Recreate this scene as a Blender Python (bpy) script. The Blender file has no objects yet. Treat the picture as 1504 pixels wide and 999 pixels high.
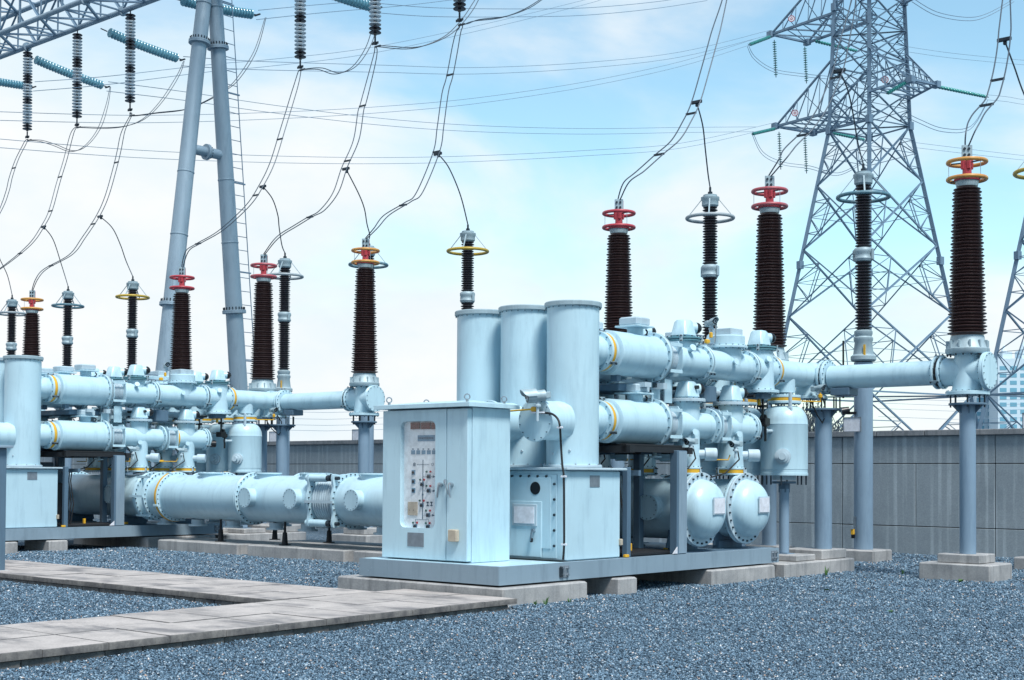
import bpy, bmesh, math, random
import numpy as np
from mathutils import Vector, Matrix
random.seed(7); RNG = np.random.RandomState(11)
SC = bpy.context.scene
COL = SC.collection
rad = math.radians

# ------------------------------------------------------------------ camera (surveyed from the place: X along the wall, Y towards it)
F, YAW, PIT, ROL, CY, CAMH = 2048.28, -.715745, .0256906, .0061014, 645.07, 1.68
fw = np.array([math.sin(YAW)*math.cos(PIT), math.cos(YAW)*math.cos(PIT), math.sin(PIT)])
r0 = np.array([math.cos(YAW), -math.sin(YAW), 0.]); u0 = np.cross(r0, fw)
ca = r0*math.cos(ROL)+u0*math.sin(ROL); cb = -r0*math.sin(ROL)+u0*math.cos(ROL)
CP = np.array([0, 0, CAMH])
def at(x, y, X=None, Y=None, Z=None, D=None):
    d = fw+ca*(x-752)/F-cb*(y-CY)/F
    if X is not None: t = (X-CP[0])/d[0]
    elif Y is not None: t = (Y-CP[1])/d[1]
    elif Z is not None: t = (Z-CP[2])/d[2]
    else: t = D
    return Vector(CP+d*t)
cam = bpy.data.cameras.new('camera'); camo = bpy.data.objects.new('camera', cam); COL.objects.link(camo)
M4 = Matrix(((ca[0], cb[0], -fw[0], 0), (ca[1], cb[1], -fw[1], 0), (ca[2], cb[2], -fw[2], CAMH), (0, 0, 0, 1)))
camo.matrix_world = M4
cam.lens = F/1504*36; cam.sensor_width = 36; cam.shift_y = (CY-499.5)/1504; cam.clip_start = .1; cam.clip_end = 6000
SC.camera = camo

# ------------------------------------------------------------------ materials
MATS = {}
def nmat(name):
    m = bpy.data.materials.new(name); m.use_nodes = True; nt = m.node_tree
    b = nt.nodes['Principled BSDF']; MATS[name] = m
    return m, nt, b
def N(nt, t, **k):
    n = nt.nodes.new(t)
    for a, v in k.items():
        if a in n.inputs: n.inputs[a].default_value = v
        else: setattr(n, a, v)
    return n
def ramp(nt, stops):
    n = nt.nodes.new('ShaderNodeValToRGB'); e = n.color_ramp.elements
    while len(e) < len(stops): e.new(.5)
    for i, (p, c) in enumerate(stops):
        e[i].position = p; e[i].color = (*c, 1) if len(c) == 3 else c
    return n
def mixc(nt, fac, a, b, blend='MIX'):
    n = nt.nodes.new('ShaderNodeMix'); n.data_type = 'RGBA'; n.blend_type = blend
    for sock, v in ((0, fac), (6, a), (7, b)):
        if hasattr(v, 'links') or hasattr(v, 'is_linked'): nt.links.new(v, n.inputs[sock])
        elif sock == 0: n.inputs[0].default_value = v
        else: n.inputs[sock].default_value = (*v, 1)
    return n.outputs[2]
def pos(nt, scale=(1, 1, 1)):
    g = nt.nodes.new('ShaderNodeNewGeometry'); mp = nt.nodes.new('ShaderNodeMapping')
    mp.inputs['Scale'].default_value = scale; nt.links.new(g.outputs['Position'], mp.inputs['Vector'])
    return mp.outputs[0]
def noise(nt, scale, detail=4, rough=.55, vec=None):
    n = N(nt, 'ShaderNodeTexNoise', Scale=scale, Detail=detail, Roughness=rough)
    if vec is not None: nt.links.new(vec, n.inputs['Vector'])
    return n.outputs['Fac']
def bump(nt, b, h, strength=.2, dist=.01):
    n = N(nt, 'ShaderNodeBump', Strength=strength, Distance=dist)
    nt.links.new(h, n.inputs['Height']); nt.links.new(n.outputs[0], b.inputs['Normal'])
def paint(name, base, dirt, rough=.42, amount=.35, metal=0.0, wear=None, streak=True):
    m, nt, b = nmat(name)
    n1 = noise(nt, 1.3, 5, .6, pos(nt)); n2 = noise(nt, 6, 6, .68, pos(nt, (1, 1, .14) if streak else (1, 1, 1)))
    r1 = ramp(nt, [(.35, (0, 0, 0)), (.75, (1, 1, 1))]); nt.links.new(n1, r1.inputs[0])
    r2 = ramp(nt, [(.50, (0, 0, 0)), (.70, (1, 1, 1))]); nt.links.new(n2, r2.inputs[0])
    c = mixc(nt, r1.outputs[0], base, tuple(x*.9 for x in base))
    mm = nt.nodes.new('ShaderNodeMath'); mm.operation = 'MULTIPLY'; mm.inputs[1].default_value = amount
    nt.links.new(r2.outputs[0], mm.inputs[0])
    c = mixc(nt, mm.outputs[0], c, dirt)
    if wear:
        n3 = noise(nt, 28, 4, .7, pos(nt)); r3 = ramp(nt, [(.66, (0, 0, 0)), (.7, (1, 1, 1))]); nt.links.new(n3, r3.inputs[0])
        c = mixc(nt, r3.outputs[0], c, wear)
    n4 = noise(nt, 17, 5, .75, pos(nt)); r4 = ramp(nt, [(.66, (0, 0, 0)), (.74, (.35, .35, .35))]); nt.links.new(n4, r4.inputs[0]); c = mixc(nt, r4.outputs[0], c, tuple(.6*q for q in dirt))
    nt.links.new(c, b.inputs['Base Color'])
    rr = N(nt, 'ShaderNodeMapRange'); rr.inputs[3].default_value = rough-.1; rr.inputs[4].default_value = rough+.15
    nt.links.new(n2, rr.inputs[0]); nt.links.new(rr.outputs[0], b.inputs['Roughness'])
    b.inputs['Metallic'].default_value = metal
    bump(nt, b, noise(nt, 60, 3, .6, pos(nt)), .05, .003)
    return m
def plain(name, c, rough=.5, metal=0.0, em=None):
    m, nt, b = nmat(name)
    n = noise(nt, 12, 4, .6, pos(nt))
    r = ramp(nt, [(.3, tuple(x*.8 for x in c)), (.7, tuple(min(1, x*1.1) for x in c))]); nt.links.new(n, r.inputs[0])
    nt.links.new(r.outputs[0], b.inputs['Base Color']); b.inputs['Roughness'].default_value = rough; b.inputs['Metallic'].default_value = metal
    return m
paint('blue_paint', (.50, .70, .79), (.23, .37, .46), .32, .34)
paint('teal_paint', (.10, .24, .29), (.06, .13, .16), .45, .3)
paint('dull_paint', (.46, .58, .65), (.22, .30, .35), .5, .45)
paint('cast_metal', (.36, .47, .52), (.18, .24, .27), .5, .5, .2)
paint('galvanised', (.30, .40, .48), (.15, .22, .29), .5, .5, .25)
paint('column_paint', (.22, .32, .42), (.12, .19, .27), .45, .5)
paint('frame_paint', (.10, .17, .24), (.06, .10, .15), .45, .5)
paint('skid_paint', (.25, .34, .41), (.15, .21, .26), .45, .5, 0, (.30, .42, .52))
paint('lattice_steel', (.18, .28, .38), (.09, .15, .21), .5, .5, .2)
paint('yellow_paint', (.75, .42, .03), (.35, .18, .03), .4, .4)
paint('red_paint', (.46, .05, .07), (.24, .05, .06), .38, .35)
paint('ochre_ring', (.60, .30, .07), (.40, .10, .07), .38, .6)
paint('ring_blue', (.10, .22, .28), (.32, .40, .42), .45, .8)
paint('ring_grey', (.36, .42, .45), (.2, .24, .27), .45, .6)
paint('ring_yellow', (.55, .38, .05), (.35, .22, .05), .4, .5)
paint('rose_ring', (.44, .085, .105), (.25, .20, .22), .4, .6)
plain('porcelain', (.070, .040, .040), .3)
plain('porcelain_dark', (.030, .028, .036), .25)
plain('black', (.008, .009, .012), .35)
plain('rubber_and_shade', (.012, .013, .016), .6)  # cable rubber; also stands in for shade on the skid cross rails
plain('steel', (.45, .5, .54), .28, .9)
plain('dark_bolt', (.035, .05, .065), .4, .5)
plain('blue_bolt', (.13, .21, .26), .4, .3)
plain('white_plate', (.74, .76, .82), .5)
plain('grey_plate', (.22, .26, .30), .45, .3)
plain('beige', (.48, .42, .33), .55)
plain('panel_white', (.80, .86, .90), .45)
plain('red_display', (.10, .006, .008), .2)
plain('red_lamp', (.40, .01, .02), .3)
plain('green_lamp', (.02, .10, .08), .3)
plain('ink', (.06, .12, .18), .5)
plain('blue_plate', (.14, .28, .40), .5)
plain('glass_green', (.07, .36, .33), .15)
plain('insul_pale', (.62, .70, .75), .2)
plain('insul_dark', (.02, .02, .03), .2)
plain('insul_blue', (.16, .38, .48), .18)
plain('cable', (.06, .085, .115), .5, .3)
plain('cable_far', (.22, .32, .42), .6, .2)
m, nt, b = nmat('pane')
nt.nodes.remove(b); out = nt.nodes['Material Output']
tr = nt.nodes.new('ShaderNodeBsdfTransparent'); gl = N(nt, 'ShaderNodeBsdfGlossy', Roughness=.05); ms = nt.nodes.new('ShaderNodeMixShader'); ms.inputs[0].default_value = .05
nt.links.new(tr.outputs[0], ms.inputs[1]); nt.links.new(gl.outputs[0], ms.inputs[2]); nt.links.new(ms.outputs[0], out.inputs[0])
def concrete(name, base, dark, stain, sc=1.0, streak=0.5):
    m, nt, b = nmat(name)
    a = noise(nt, 2.2*sc, 6, .65, pos(nt)); s = noise(nt, 7, 4, .6, pos(nt, (1.4, 1.4, .10))); f = noise(nt, 45, 4, .7, pos(nt))
    r = ramp(nt, [(.32, dark), (.62, base)]); nt.links.new(a, r.inputs[0])
    rs = ramp(nt, [(.5, (0, 0, 0)), (.72, (1, 1, 1))]); nt.links.new(s, rs.inputs[0])
    mm = nt.nodes.new('ShaderNodeMath'); mm.operation = 'MULTIPLY'; mm.inputs[1].default_value = streak; nt.links.new(rs.outputs[0], mm.inputs[0])
    c = mixc(nt, mm.outputs[0], r.outputs[0], stain)
    rf = ramp(nt, [(.3, (.8, .8, .8)), (.7, (1.1, 1.1, 1.1))]); nt.links.new(f, rf.inputs[0])
    c = mixc(nt, 1.0, c, rf.outputs[0], 'MULTIPLY')
    nt.links.new(c, b.inputs['Base Color']); b.inputs['Roughness'].default_value = .85
    bump(nt, b, f, .25, .006)
    return m
concrete('concrete', (.44, .435, .43), (.29, .295, .30), (.13, .135, .14))
concrete('slab_concrete', (.50, .455, .43), (.35, .32, .305), (.09, .09, .10), .9, .1)
concrete('coping', (.30, .31, .32), (.16, .18, .2), (.06, .07, .08))
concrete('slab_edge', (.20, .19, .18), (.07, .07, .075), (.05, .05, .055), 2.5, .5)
nt = MATS['slab_concrete'].node_tree; b = nt.nodes['Principled BSDF']; lk = b.inputs['Base Color'].links[0].from_socket
bl = noise(nt, 1.1, 5, .6, pos(nt, (1, 1.6, 1))); rb = ramp(nt, [(.50, (0, 0, 0)), (.64, (.7, .7, .7))]); nt.links.new(bl, rb.inputs[0])
nt.links.new(mixc(nt, rb.outputs[0], lk, (.10, .10, .11)), b.inputs['Base Color'])
# wall panel concrete with vertical pale lime streaks
m, nt, b = nmat('wall_concrete')
a = noise(nt, .8, 6, .65, pos(nt)); s = noise(nt, 5.2, 3, .5, pos(nt, (1, 1, .09))); f = noise(nt, 40, 4, .7, pos(nt))
wv = N(nt, 'ShaderNodeTexWave', Scale=1.55, Distortion=3.0, Detail=3.0); wv.bands_direction = 'X'; nt.links.new(pos(nt, (1, 1, .05)), wv.inputs['Vector'])
r = ramp(nt, [(.3, (.235, .285, .32)), (.7, (.325, .38, .415))]); nt.links.new(a, r.inputs[0])
rw = ramp(nt, [(.46, (0, 0, 0)), (.85, (1, 1, 1))]); nt.links.new(wv.outputs['Fac'], rw.inputs[0])
rs = ramp(nt, [(.44, (0, 0, 0)), (.68, (1, 1, 1))]); nt.links.new(s, rs.inputs[0])
mu = nt.nodes.new('ShaderNodeMath'); mu.operation = 'MULTIPLY'; nt.links.new(rw.outputs[0], mu.inputs[0]); nt.links.new(rs.outputs[0], mu.inputs[1])
c = mixc(nt, mu.outputs[0], r.outputs[0], (.43, .50, .54))
rf = ramp(nt, [(.3, (.82, .82, .82)), (.7, (1.1, 1.1, 1.1))]); nt.links.new(f, rf.inputs[0])
c = mixc(nt, 1.0, c, rf.outputs[0], 'MULTIPLY'); nt.links.new(c, b.inputs['Base Color']); b.inputs['Roughness'].default_value = .85
bump(nt, b, f, .2, .005)
# gravel
def stone_ramp(nt, src):
    r = ramp(nt, [(0, (.018, .040, .066)), (.28, (.060, .110, .160)), (.62, (.110, .190, .268)), (.90, (.20, .31, .41)), (.975, (.42, .50, .56)), (.988, (.42, .28, .20)), (1, (.85, .88, .90))])
    nt.links.new(src, r.inputs[0]); return r
m, nt, b = nmat('gravel_bed')
v = N(nt, 'ShaderNodeTexVoronoi', Scale=34.0); nt.links.new(pos(nt), v.inputs['Vector'])
sp = nt.nodes.new('ShaderNodeSeparateColor'); nt.links.new(v.outputs['Color'], sp.inputs[0])
r = stone_ramp(nt, sp.outputs[0]); c = mixc(nt, 1.0, r.outputs[0], (.75, .75, .75), 'MULTIPLY')
nt.links.new(c, b.inputs['Base Color']); b.inputs['Roughness'].default_value = .75
inv = nt.nodes.new('ShaderNodeMath'); inv.operation = 'SUBTRACT'; inv.inputs[0].default_value = 1; nt.links.new(v.outputs['Distance'], inv.inputs[1])
bump(nt, b, inv.outputs[0], .9, .03)
m, nt, b = nmat('stone')
g = nt.nodes.new('ShaderNodeNewGeometry'); r = stone_ramp(nt, g.outputs['Random Per Island'])
nt.links.new(r.outputs[0], b.inputs['Base Color']); b.inputs['Roughness'].default_value = .6
plain('weed', (.06, .16, .03), .6)
plain('shrub', (.11, .14, .16), .8)
m, nt, b = nmat('tower_block'); b.inputs['Base Color'].default_value = (.60, .73, .80, 1); b.inputs['Roughness'].default_value = .7
m, nt, b = nmat('block_glass'); b.inputs['Base Color'].default_value = (.17, .40, .52, 1); b.inputs['Roughness'].default_value = .2

# ------------------------------------------------------------------ mesh builder
class G:
    def __init__(s): s.v = []; s.f = []; s.m = []; s.names = []; s.cur = 0
    def mat(s, n):
        if n not in s.names: s.names.append(n)
        s.cur = s.names.index(n); return s
    def add(s, vs, fs):
        o = len(s.v); s.v += [tuple(p) for p in vs]; s.f += [tuple(i+o for i in f) for f in fs]; s.m += [s.cur]*len(fs); return s
    def lathe(s, p, d, prof, seg=32, caps=True):
        d = Vector(d).normalized(); t = Vector((0, 0, 1)) if abs(d.z) < .9 else Vector((1, 0, 0))
        a = d.cross(t).normalized(); b = d.cross(a); p = Vector(p); vs = []; fs = []
        n = len(prof)
        for (h, r) in prof:
            for k in range(seg):
                an = 2*math.pi*k/seg; vs.append(p+d*h+(a*math.cos(an)+b*math.sin(an))*r)
        for i in range(n-1):
            for k in range(seg):
                k2 = (k+1) % seg; fs.append((i*seg+k, (i+1)*seg+k, (i+1)*seg+k2, i*seg+k2))
        if caps:
            if prof[0][1] > 1e-5: fs.append(tuple(range(seg)))
            if prof[-1][1] > 1e-5: fs.append(tuple(range(n*seg-1, (n-1)*seg-1, -1)))
        return s.add(vs, fs)
    def cyl(s, p, q, r, seg=16, r2=None):
        p = Vector(p); q = Vector(q); d = q-p
        return s.lathe(p, d, [(0, r), (d.length, r if r2 is None else r2)], seg)
    def disc(s, p, d, r, th, seg=40, ch=.006):
        return s.lathe(p, d, [(0, r-ch), (ch, r), (th-ch, r), (th, r-ch)], seg)
    def bolts(s, p, d, R, n, r=.014, h=.022, ph=0.0):
        d = Vector(d).normalized(); t = Vector((0, 0, 1)) if abs(d.z) < .9 else Vector((1, 0, 0))
        a = d.cross(t).normalized(); b = d.cross(a); p = Vector(p)
        for k in range(n):
            an = 2*math.pi*(k+.5+ph)/n; c = p+(a*math.cos(an)+b*math.sin(an))*R
            s.lathe(c, d, [(0, r), (h, r)], 6)
        return s
    def box(s, c, sz, rot=None, bev=.0, taper=1.0):
        x, y, z = sz[0]/2, sz[1]/2, sz[2]/2; b = bev; c = Vector(c)
        if b <= 0:
            vs = [Vector((sx*x*(taper if sz_ > 0 else 1), sy*y*(taper if sz_ > 0 else 1), sz_*z)) for sz_ in (-1, 1) for sy in (-1, 1) for sx in (-1, 1)]
            fs = [(0, 2, 3, 1), (4, 5, 7, 6), (0, 1, 5, 4), (2, 6, 7, 3), (0, 4, 6, 2), (1, 3, 7, 5)]
        else:
            def ring(h, ix, tp):
                X = (x-ix)*tp; Y = (y-ix)*tp; k = b if ix == 0 else 0.0001
                return [Vector(p+(h,)) for p in ((X-b, -Y), (X, -Y+b), (X, Y-b), (X-b, Y), (-X+b, Y), (-X, Y-b), (-X, -Y+b), (-X+b, -Y))]
            vs = ring(-z, b, 1)+ring(-z+b, 0, 1)+ring(z-b, 0, taper)+ring(z, b, taper)
            fs = [tuple(range(7, -1, -1)), tuple(range(24, 32))]
            for i in range(3):
                for k in range(8): fs.append((i*8+k, i*8+(k+1) % 8, (i+1)*8+(k+1) % 8, (i+1)*8+k))
        if rot is not None: vs = [rot @ v for v in vs]
        return s.add([v+c for v in vs], fs)
    def bar(s, p, q, w, h=None):
        p = Vector(p); q = Vector(q); d = q-p; L = d.length; h = h or w
        if L < 1e-6: return s
        d.normalize(); t = Vector((0, 0, 1)) if abs(d.z) < .95 else Vector((1, 0, 0))
        a = d.cross(t).normalized(); b = a.cross(d).normalized()
        vs = [p+a*sx*w/2+b*sy*h/2+d*k*L for k in (0, 1) for sy in (-1, 1) for sx in (-1, 1)]
        return s.add(vs, [(0, 2, 3, 1), (4, 5, 7, 6), (0, 1, 5, 4), (2, 6, 7, 3), (0, 4, 6, 2), (1, 3, 7, 5)])
    def angle(s, p, q, w, t=None):      # an L-section steel member
        t = t or w*.16; p = Vector(p); q = Vector(q); d = (q-p).normalized(); tt = Vector((0, 0, 1)) if abs(d.z) < .95 else Vector((1, 0, 0))
        a = d.cross(tt).normalized(); b = a.cross(d).normalized()
        o = a*w/2
        for u in (0, 1):
            if u == 0: s.bar(p, q, t, w)
            else:
                x = [p+b*(-w/2), q+b*(-w/2)]
                s.bar(x[0]+o, x[1]+o, w, t)
        return s
    def tube(s, pts, r, seg=8, closed=False):
        pts = [Vector(p) for p in pts]; n = len(pts); vs = []; fs = []; prev = None
        for i, p in enumerate(pts):
            if closed: d = pts[(i+1) % n]-pts[i-1]
            else: d = pts[min(i+1, n-1)]-pts[max(i-1, 0)]
            d.normalize()
            if prev is None:
                t = Vector((0, 0, 1)) if abs(d.z) < .9 else Vector((1, 0, 0)); a = d.cross(t).normalized()
            else: a = (prev-d*prev.dot(d)).normalized()
            prev = a; b = d.cross(a)
            rr = r[i] if isinstance(r, (list, tuple)) else r
            for k in range(seg):
                an = 2*math.pi*k/seg; vs.append(p+(a*math.cos(an)+b*math.sin(an))*rr)
        m = n if closed else n-1
        for i in range(m):
            j = (i+1) % n
            for k in range(seg):
                k2 = (k+1) % seg; fs.append((i*seg+k, i*seg+k2, j*seg+k2, j*seg+k))
        if not closed: fs += [tuple(range(seg-1, -1, -1)), tuple(range((n-1)*seg, n*seg))]
        return s.add(vs, fs)
    def ring(s, c, d, R, r, n=40, seg=10):
        d = Vector(d).normalized(); t = Vector((0, 0, 1)) if abs(d.z) < .9 else Vector((1, 0, 0))
        a = d.cross(t).normalized(); b = d.cross(a); c = Vector(c)
        return s.tube([c+(a*math.cos(2*math.pi*k/n)+b*math.sin(2*math.pi*k/n))*R for k in range(n)], r, seg, True)
    def sphere(s, c, r, d=(0, 0, 1), half=False, seg=20, sq=1.0):
        n = 8; pr = []
        for i in range(0 if half else -n, n+1):
            an = math.pi/2*i/n; pr.append((r*sq*math.sin(an), max(1e-6, r*math.cos(an))))
        return s.lathe(c, d, pr, seg, caps=half)
    def prism(s, poly, p, ax, ay, an, th):
        p = Vector(p); ax = Vector(ax); ay = Vector(ay); an = Vector(an); n = len(poly)
        vs = [p+ax*x+ay*y+an*k*th for k in (0, 1) for x, y in poly]
        fs = [tuple(range(n-1, -1, -1)), tuple(range(n, 2*n))]+[(i, (i+1) % n, n+(i+1) % n, n+i) for i in range(n)]
        return s.add(vs, fs)
def catm(pts, n=8):
    o = []; P_ = [pts[0]]+list(pts)+[pts[-1]]
    for i in range(1, len(P_)-2):
        p0, p1, p2, p3 = P_[i-1:i+3]
        for k in range(n):
            t = k/n; o.append(.5*((2*p1)+(-p0+p2)*t+(2*p0-5*p1+4*p2-p3)*t*t+(-p0+3*p1-3*p2+p3)*t*t*t))
    o.append(P_[-2]); return o
def org(o):
    l = Vector(o.location)
    while o.parent: o = o.parent; l = l+Vector(o.location)
    return l
def build(name, g, parent=None, origin=None, sharp=35):
    me = bpy.data.meshes.new(name)
    o = Vector(origin) if origin is not None else (org(parent) if parent else Vector((0, 0, 0)))
    me.from_pydata([(x-o.x, y-o.y, z-o.z) for x, y, z in g.v], [], g.f)
    for n in g.names: me.materials.append(MATS[n])
    me.polygons.foreach_set('material_index', g.m)
    bm = bmesh.new(); bm.from_mesh(me); bmesh.ops.recalc_face_normals(bm, faces=bm.faces); bm.to_mesh(me); bm.free()
    me.polygons.foreach_set('use_smooth', [True]*len(me.polygons)); me.set_sharp_from_angle(angle=rad(sharp)); me.update()
    ob = bpy.data.objects.new(name, me); COL.objects.link(ob)
    if parent: ob.parent = parent
    if origin is not None: ob.location = o
    return ob
def tag(o, label=None, cat=None, group=None, kind=None):
    if label: o['label'] = label
    if cat: o['category'] = cat
    if group: o['group'] = group
    if kind: o['kind'] = kind
    return o
def thing(name, loc, label, cat, group=None):
    o = bpy.data.objects.new(name, None); o.empty_display_size = .1; COL.objects.link(o); o.location = loc
    return tag(o, label, cat, group)
def copy_tree(o, parent=None):
    c = o.copy(); COL.objects.link(c)
    if parent: c.parent = parent
    for ch in list(o.children): copy_tree(ch, c)
    return c
def dup(o, delta, label):
    c = copy_tree(o); c.location = Vector(o.location)+Vector(delta); c['label'] = label; return c

# ------------------------------------------------------------------ layout constants (metres)
XA, PH, D2 = -12.18, -.865, -14.72
ZU, ZL = 3.46, 2.47
PHN = ['front', 'middle', 'rear']
BAYN = ['right-hand', 'left-hand']
X_, Y_, Z_ = Vector((1, 0, 0)), Vector((0, 1, 0)), Vector((0, 0, 1))
def P(x, y, z): return Vector((x, y, z))

def flange(g, p, d, r, th=.045, n=16, paintm='blue_paint', both=True, br=.013):
    p = Vector(p); d = Vector(d).normalized()
    g.mat(paintm).disc(p, d, r, th)
    g.mat('blue_bolt').bolts(p+d*th, d, r-.028, n, br*.85, .016)
    if both: g.bolts(p, -d, r-.028, n, br*.85, .016)
def clips(g, c, d, r, w=.10, n=3, m='cast_metal'):
    d = Vector(d).normalized(); t = Z_ if abs(d.z) < .9 else X_
    a = d.cross(t).normalized(); b = d.cross(a)
    for k in range(n):
        an = 2*math.pi*(k+.3)/n; o = (a*math.cos(an)+b*math.sin(an))
        side = d.cross(o); R = Matrix((side, d, o)).transposed()
        g.mat(m).box(Vector(c)+o*r, (.05, w, .018), R, .004)
        for q in (-1, 1): g.mat('dark_bolt').lathe(Vector(c)+o*(r+.008)+d*q*w*.36, o, [(0, .014), (.02, .014)], 6)

repeat = []      # (object, label template) of everything in a bay that is copied to the left-hand bay
def reg(o, tmpl, ph=None):
    repeat.append((o, tmpl, ph)); o['label'] = tmpl.format(b=BAYN[0], p=PHN[ph] if ph is not None else ''); return o

# ================================================================== one phase of switchgear
def phase(k):
    x = XA+PH*k
    # --- vertical breaker cylinder
    t = reg(thing('breaker_cylinder', (x, 15.3, 1.79), '', 'breaker', 'upright breaker cylinders'), 'tall upright pale blue breaker cylinder, {p} one of three on the {b} cabinet', k)
    g = G(); g.mat('blue_paint').lathe((x, 15.3, 1.80), Z_, [(0, .368), (2.23, .368)], 56); build('tank', g, t)
    g = G(); g.mat('cast_metal').disc((x, 15.3, 4.025), Z_, .405, .075, 56, .012); g.mat('blue_bolt').bolts((x, 15.3, 4.025), -Z_, .387, 24, .008, .018); build('lid', g, t)
    g = G(); g.mat('dull_paint').disc((x, 15.3, 1.79), Z_, .415, .035, 56); g.mat('steel').bolts((x, 15.3, 1.825), Z_, .392, 12, .012, .016); build('base_flange', g, t)
    g = G(); g.mat('blue_paint').lathe((x, 15.0, 2.43), -Y_, [(0, .29), (.10, .27), (.50, .27)], 40)
    flange(g, (x, 14.53, 2.43), -Y_, .297, .05, 14, 'blue_paint', True, .011); build('side_port', g, t)
    g = G(); g.mat('dull_paint')
    for (px, pz) in ((.2, 2.02), (-.05, 1.98)):
        g.lathe((x+px, 15.3-math.sqrt(.368**2-px*px)+.004, pz), -Y_, [(0, .018), (.02, .018)], 10)
    build('drain_plug', g, t)
    for lvl, z in (('upper', ZU), ('lower', ZL)):
        # --- instrument transformer tank with its yellow insulating ring
        t = reg(thing('transformer_tank', (x, 16.5, z-.32), '', 'tank', 'horizontal transformer tanks'), '%s horizontal pale blue tank with yellow ring, {p} row of the {b} switchgear' % lvl, k)
        g = G(); g.mat('blue_paint').lathe((x, 15.60, z), Y_, [(0, .215), (.12, .235), (.20, .235), (.25, .22)], 40)
        flange(g, (x, 15.84, z), Y_, .292, .045, 12); build('neck', g, t)
        g = G(); g.mat('yellow_paint').lathe((x, 15.885, z), Y_, [(0, .27), (.006, .283), (.06, .283), (.066, .27)], 48); clips(g, (x, 15.92, z), Y_, .296, .16, 3, 'steel'); build('spacer_ring', g, t)
        g = G(); flange(g, (x, 15.951, z), Y_, .292, .04, 12)
        g.mat('dull_paint').lathe((x, 15.99, z), Y_, [(0, .26), (.06, .26)], 40)
        g.mat('blue_paint').lathe((x, 16.04, z), Y_, [(0, .28), (.02, .322), (1.14, .322)], 56); build('shell', g, t)
        g = G(); flange(g, (x, 17.17, z), Y_, .378, .035, 16, 'blue_paint', True, .016); flange(g, (x, 17.207, z), Y_, .378, .035, 16, 'cast_metal', True, .016); build('end_flange', g, t)
        g = G(); g.mat('blue_paint').box((x, 16.78, z+.36), (.16, .16, .12), None, .01); g.lathe((x, 16.78, z+.25), Z_, [(0, .12), (.17, .12)], 20)
        g.box((x, 16.76, z+.425), (.42, .42, .025), None, .004)
        g.mat('dull_paint').box((x, 16.76, z+.50), (.34, .34, .125), None, .02)
        g.mat('black').tube([(x+.05, 16.98, z+.40), (x+.05, 17.02, z+.37), (x+.05, 17.0, z+.33), (x+.05, 16.95, z+.31)], .014, 8)
        build('terminal_box', g, t)
        g = G(); g.mat('frame_paint').box((x, 17.20, z-.42), (.30, .12, .09), None, .006); build('saddle', g, t); g = G(); g.mat('frame_paint').box((x, 16.3, z-.36), (.12, .10, .1), None, .006); build('saddle', g, t)
        # --- bellows
        t = reg(thing('bellows_joint', (x, 17.45, z-.27), '', 'bellows joint', 'small bellows joints'), '%s small pale blue bellows joint after the tank, {p} row of the {b} switchgear' % lvl, k)
        g = G(); pr = [(0, .21)]
        for i in range(9):
            h = .02+i*.036; pr += [(h, .20), (h+.008, .225), (h+.018, .23), (h+.028, .225)]
        pr.append((.36, .21)); g.mat('dull_paint').lathe((x, 17.25, z), Y_, pr, 40); build('corrugated_sleeve', g, t)
        g = G(); g.mat('blue_paint')
        for yy in (17.30, 17.60):
            poly = [(-.29, -.13), (-.2, -.27), (.2, -.27), (.29, -.13), (.29, .13), (.2, .27), (-.2, .27), (-.29, .13)]
            g.prism(poly, (x, yy, z), X_, Z_, Y_, .022)
        for sx in (-1, 1):
            for zz in (-.2, .2): g.bar((x+sx*.27, 17.30, z+zz), (x+sx*.27, 17.62, z+zz), .016, .05)
        g.mat('dark_bolt')
        for sx in (-1, 1):
            for zz in (-.12, 0, .12): g.lathe((x+sx*.25, 17.30, z+zz), -Y_, [(0, .013), (.02, .013)], 6)
        build('tie_frame', g, t)
    # --- upper line: three tee housings
    def cap(name_t, px, y, z, par, lower=False):
        g = G(); g.mat('blue_paint'); w = .30
        g.box((px, y, z+.14), (w, w*1.05, .27), None, .03, .74); g.lathe((px+.02, y+.10, z+.16), Vector((.55, .83, 0)), [(0, .085), (.13, .085)], 20)
        build(name_t, g, par)
        g = G(); g.mat('black').lathe(Vector((px+.02, y+.10, z+.16))+Vector((.55, .83, 0))*.13, Vector((.55, .83, 0)), [(0, .088), (.03, .088), (.06, .07), (.085, .04), (.095, .001)], 20); build('position_window', g, par)
    t = reg(thing('disconnector_housing', (x, 18.05, ZU-.25), '', 'disconnector', 'upper tee housings'), 'upper tee housing with tapered cap beside the bellows, {p} row of the {b} switchgear', k)
    g = G(); g.mat('blue_paint').lathe((x, 17.625, ZU), Y_, [(0, .24), (.03, .215), (.08, .235), (.82, .235)], 44); g.lathe((x, 18.05, ZU), Z_, [(0, .2), (.30, .2)], 40)
    g.lathe((x+.2, 17.93, ZU+.15), Vector((.8, -.3, .4)), [(0, .04), (.08, .04), (.08, .055), (.10, .055)], 14)
    build('housing', g, t)
    g = G(); g.mat('teal_paint').disc((x, 18.05, ZU+.30), Z_, .275, .03); g.mat('teal_paint').disc((x, 18.05, ZU+.335), Z_, .285, .03)
    g.mat('dark_bolt').bolts((x, 18.05, ZU+.365), Z_, .26, 14, .012, .02); clips(g, (x, 18.05, ZU+.335), Z_, .29, .11, 4); build('top_flange', g, t)
    cap('cap', x, 18.05, ZU+.365, t)
    g = G(); flange(g, (x, 18.445, ZU), Y_, .288, .04, 14); g.mat('black').lathe((x, 18.485, ZU), Y_, [(0, .262), (.03, .262)], 40); flange(g, (x, 18.515, ZU), Y_, .288, .04, 14); clips(g, (x, 18.50, ZU), Y_, .295, .14, 3); build('end_flange', g, t)
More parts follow.
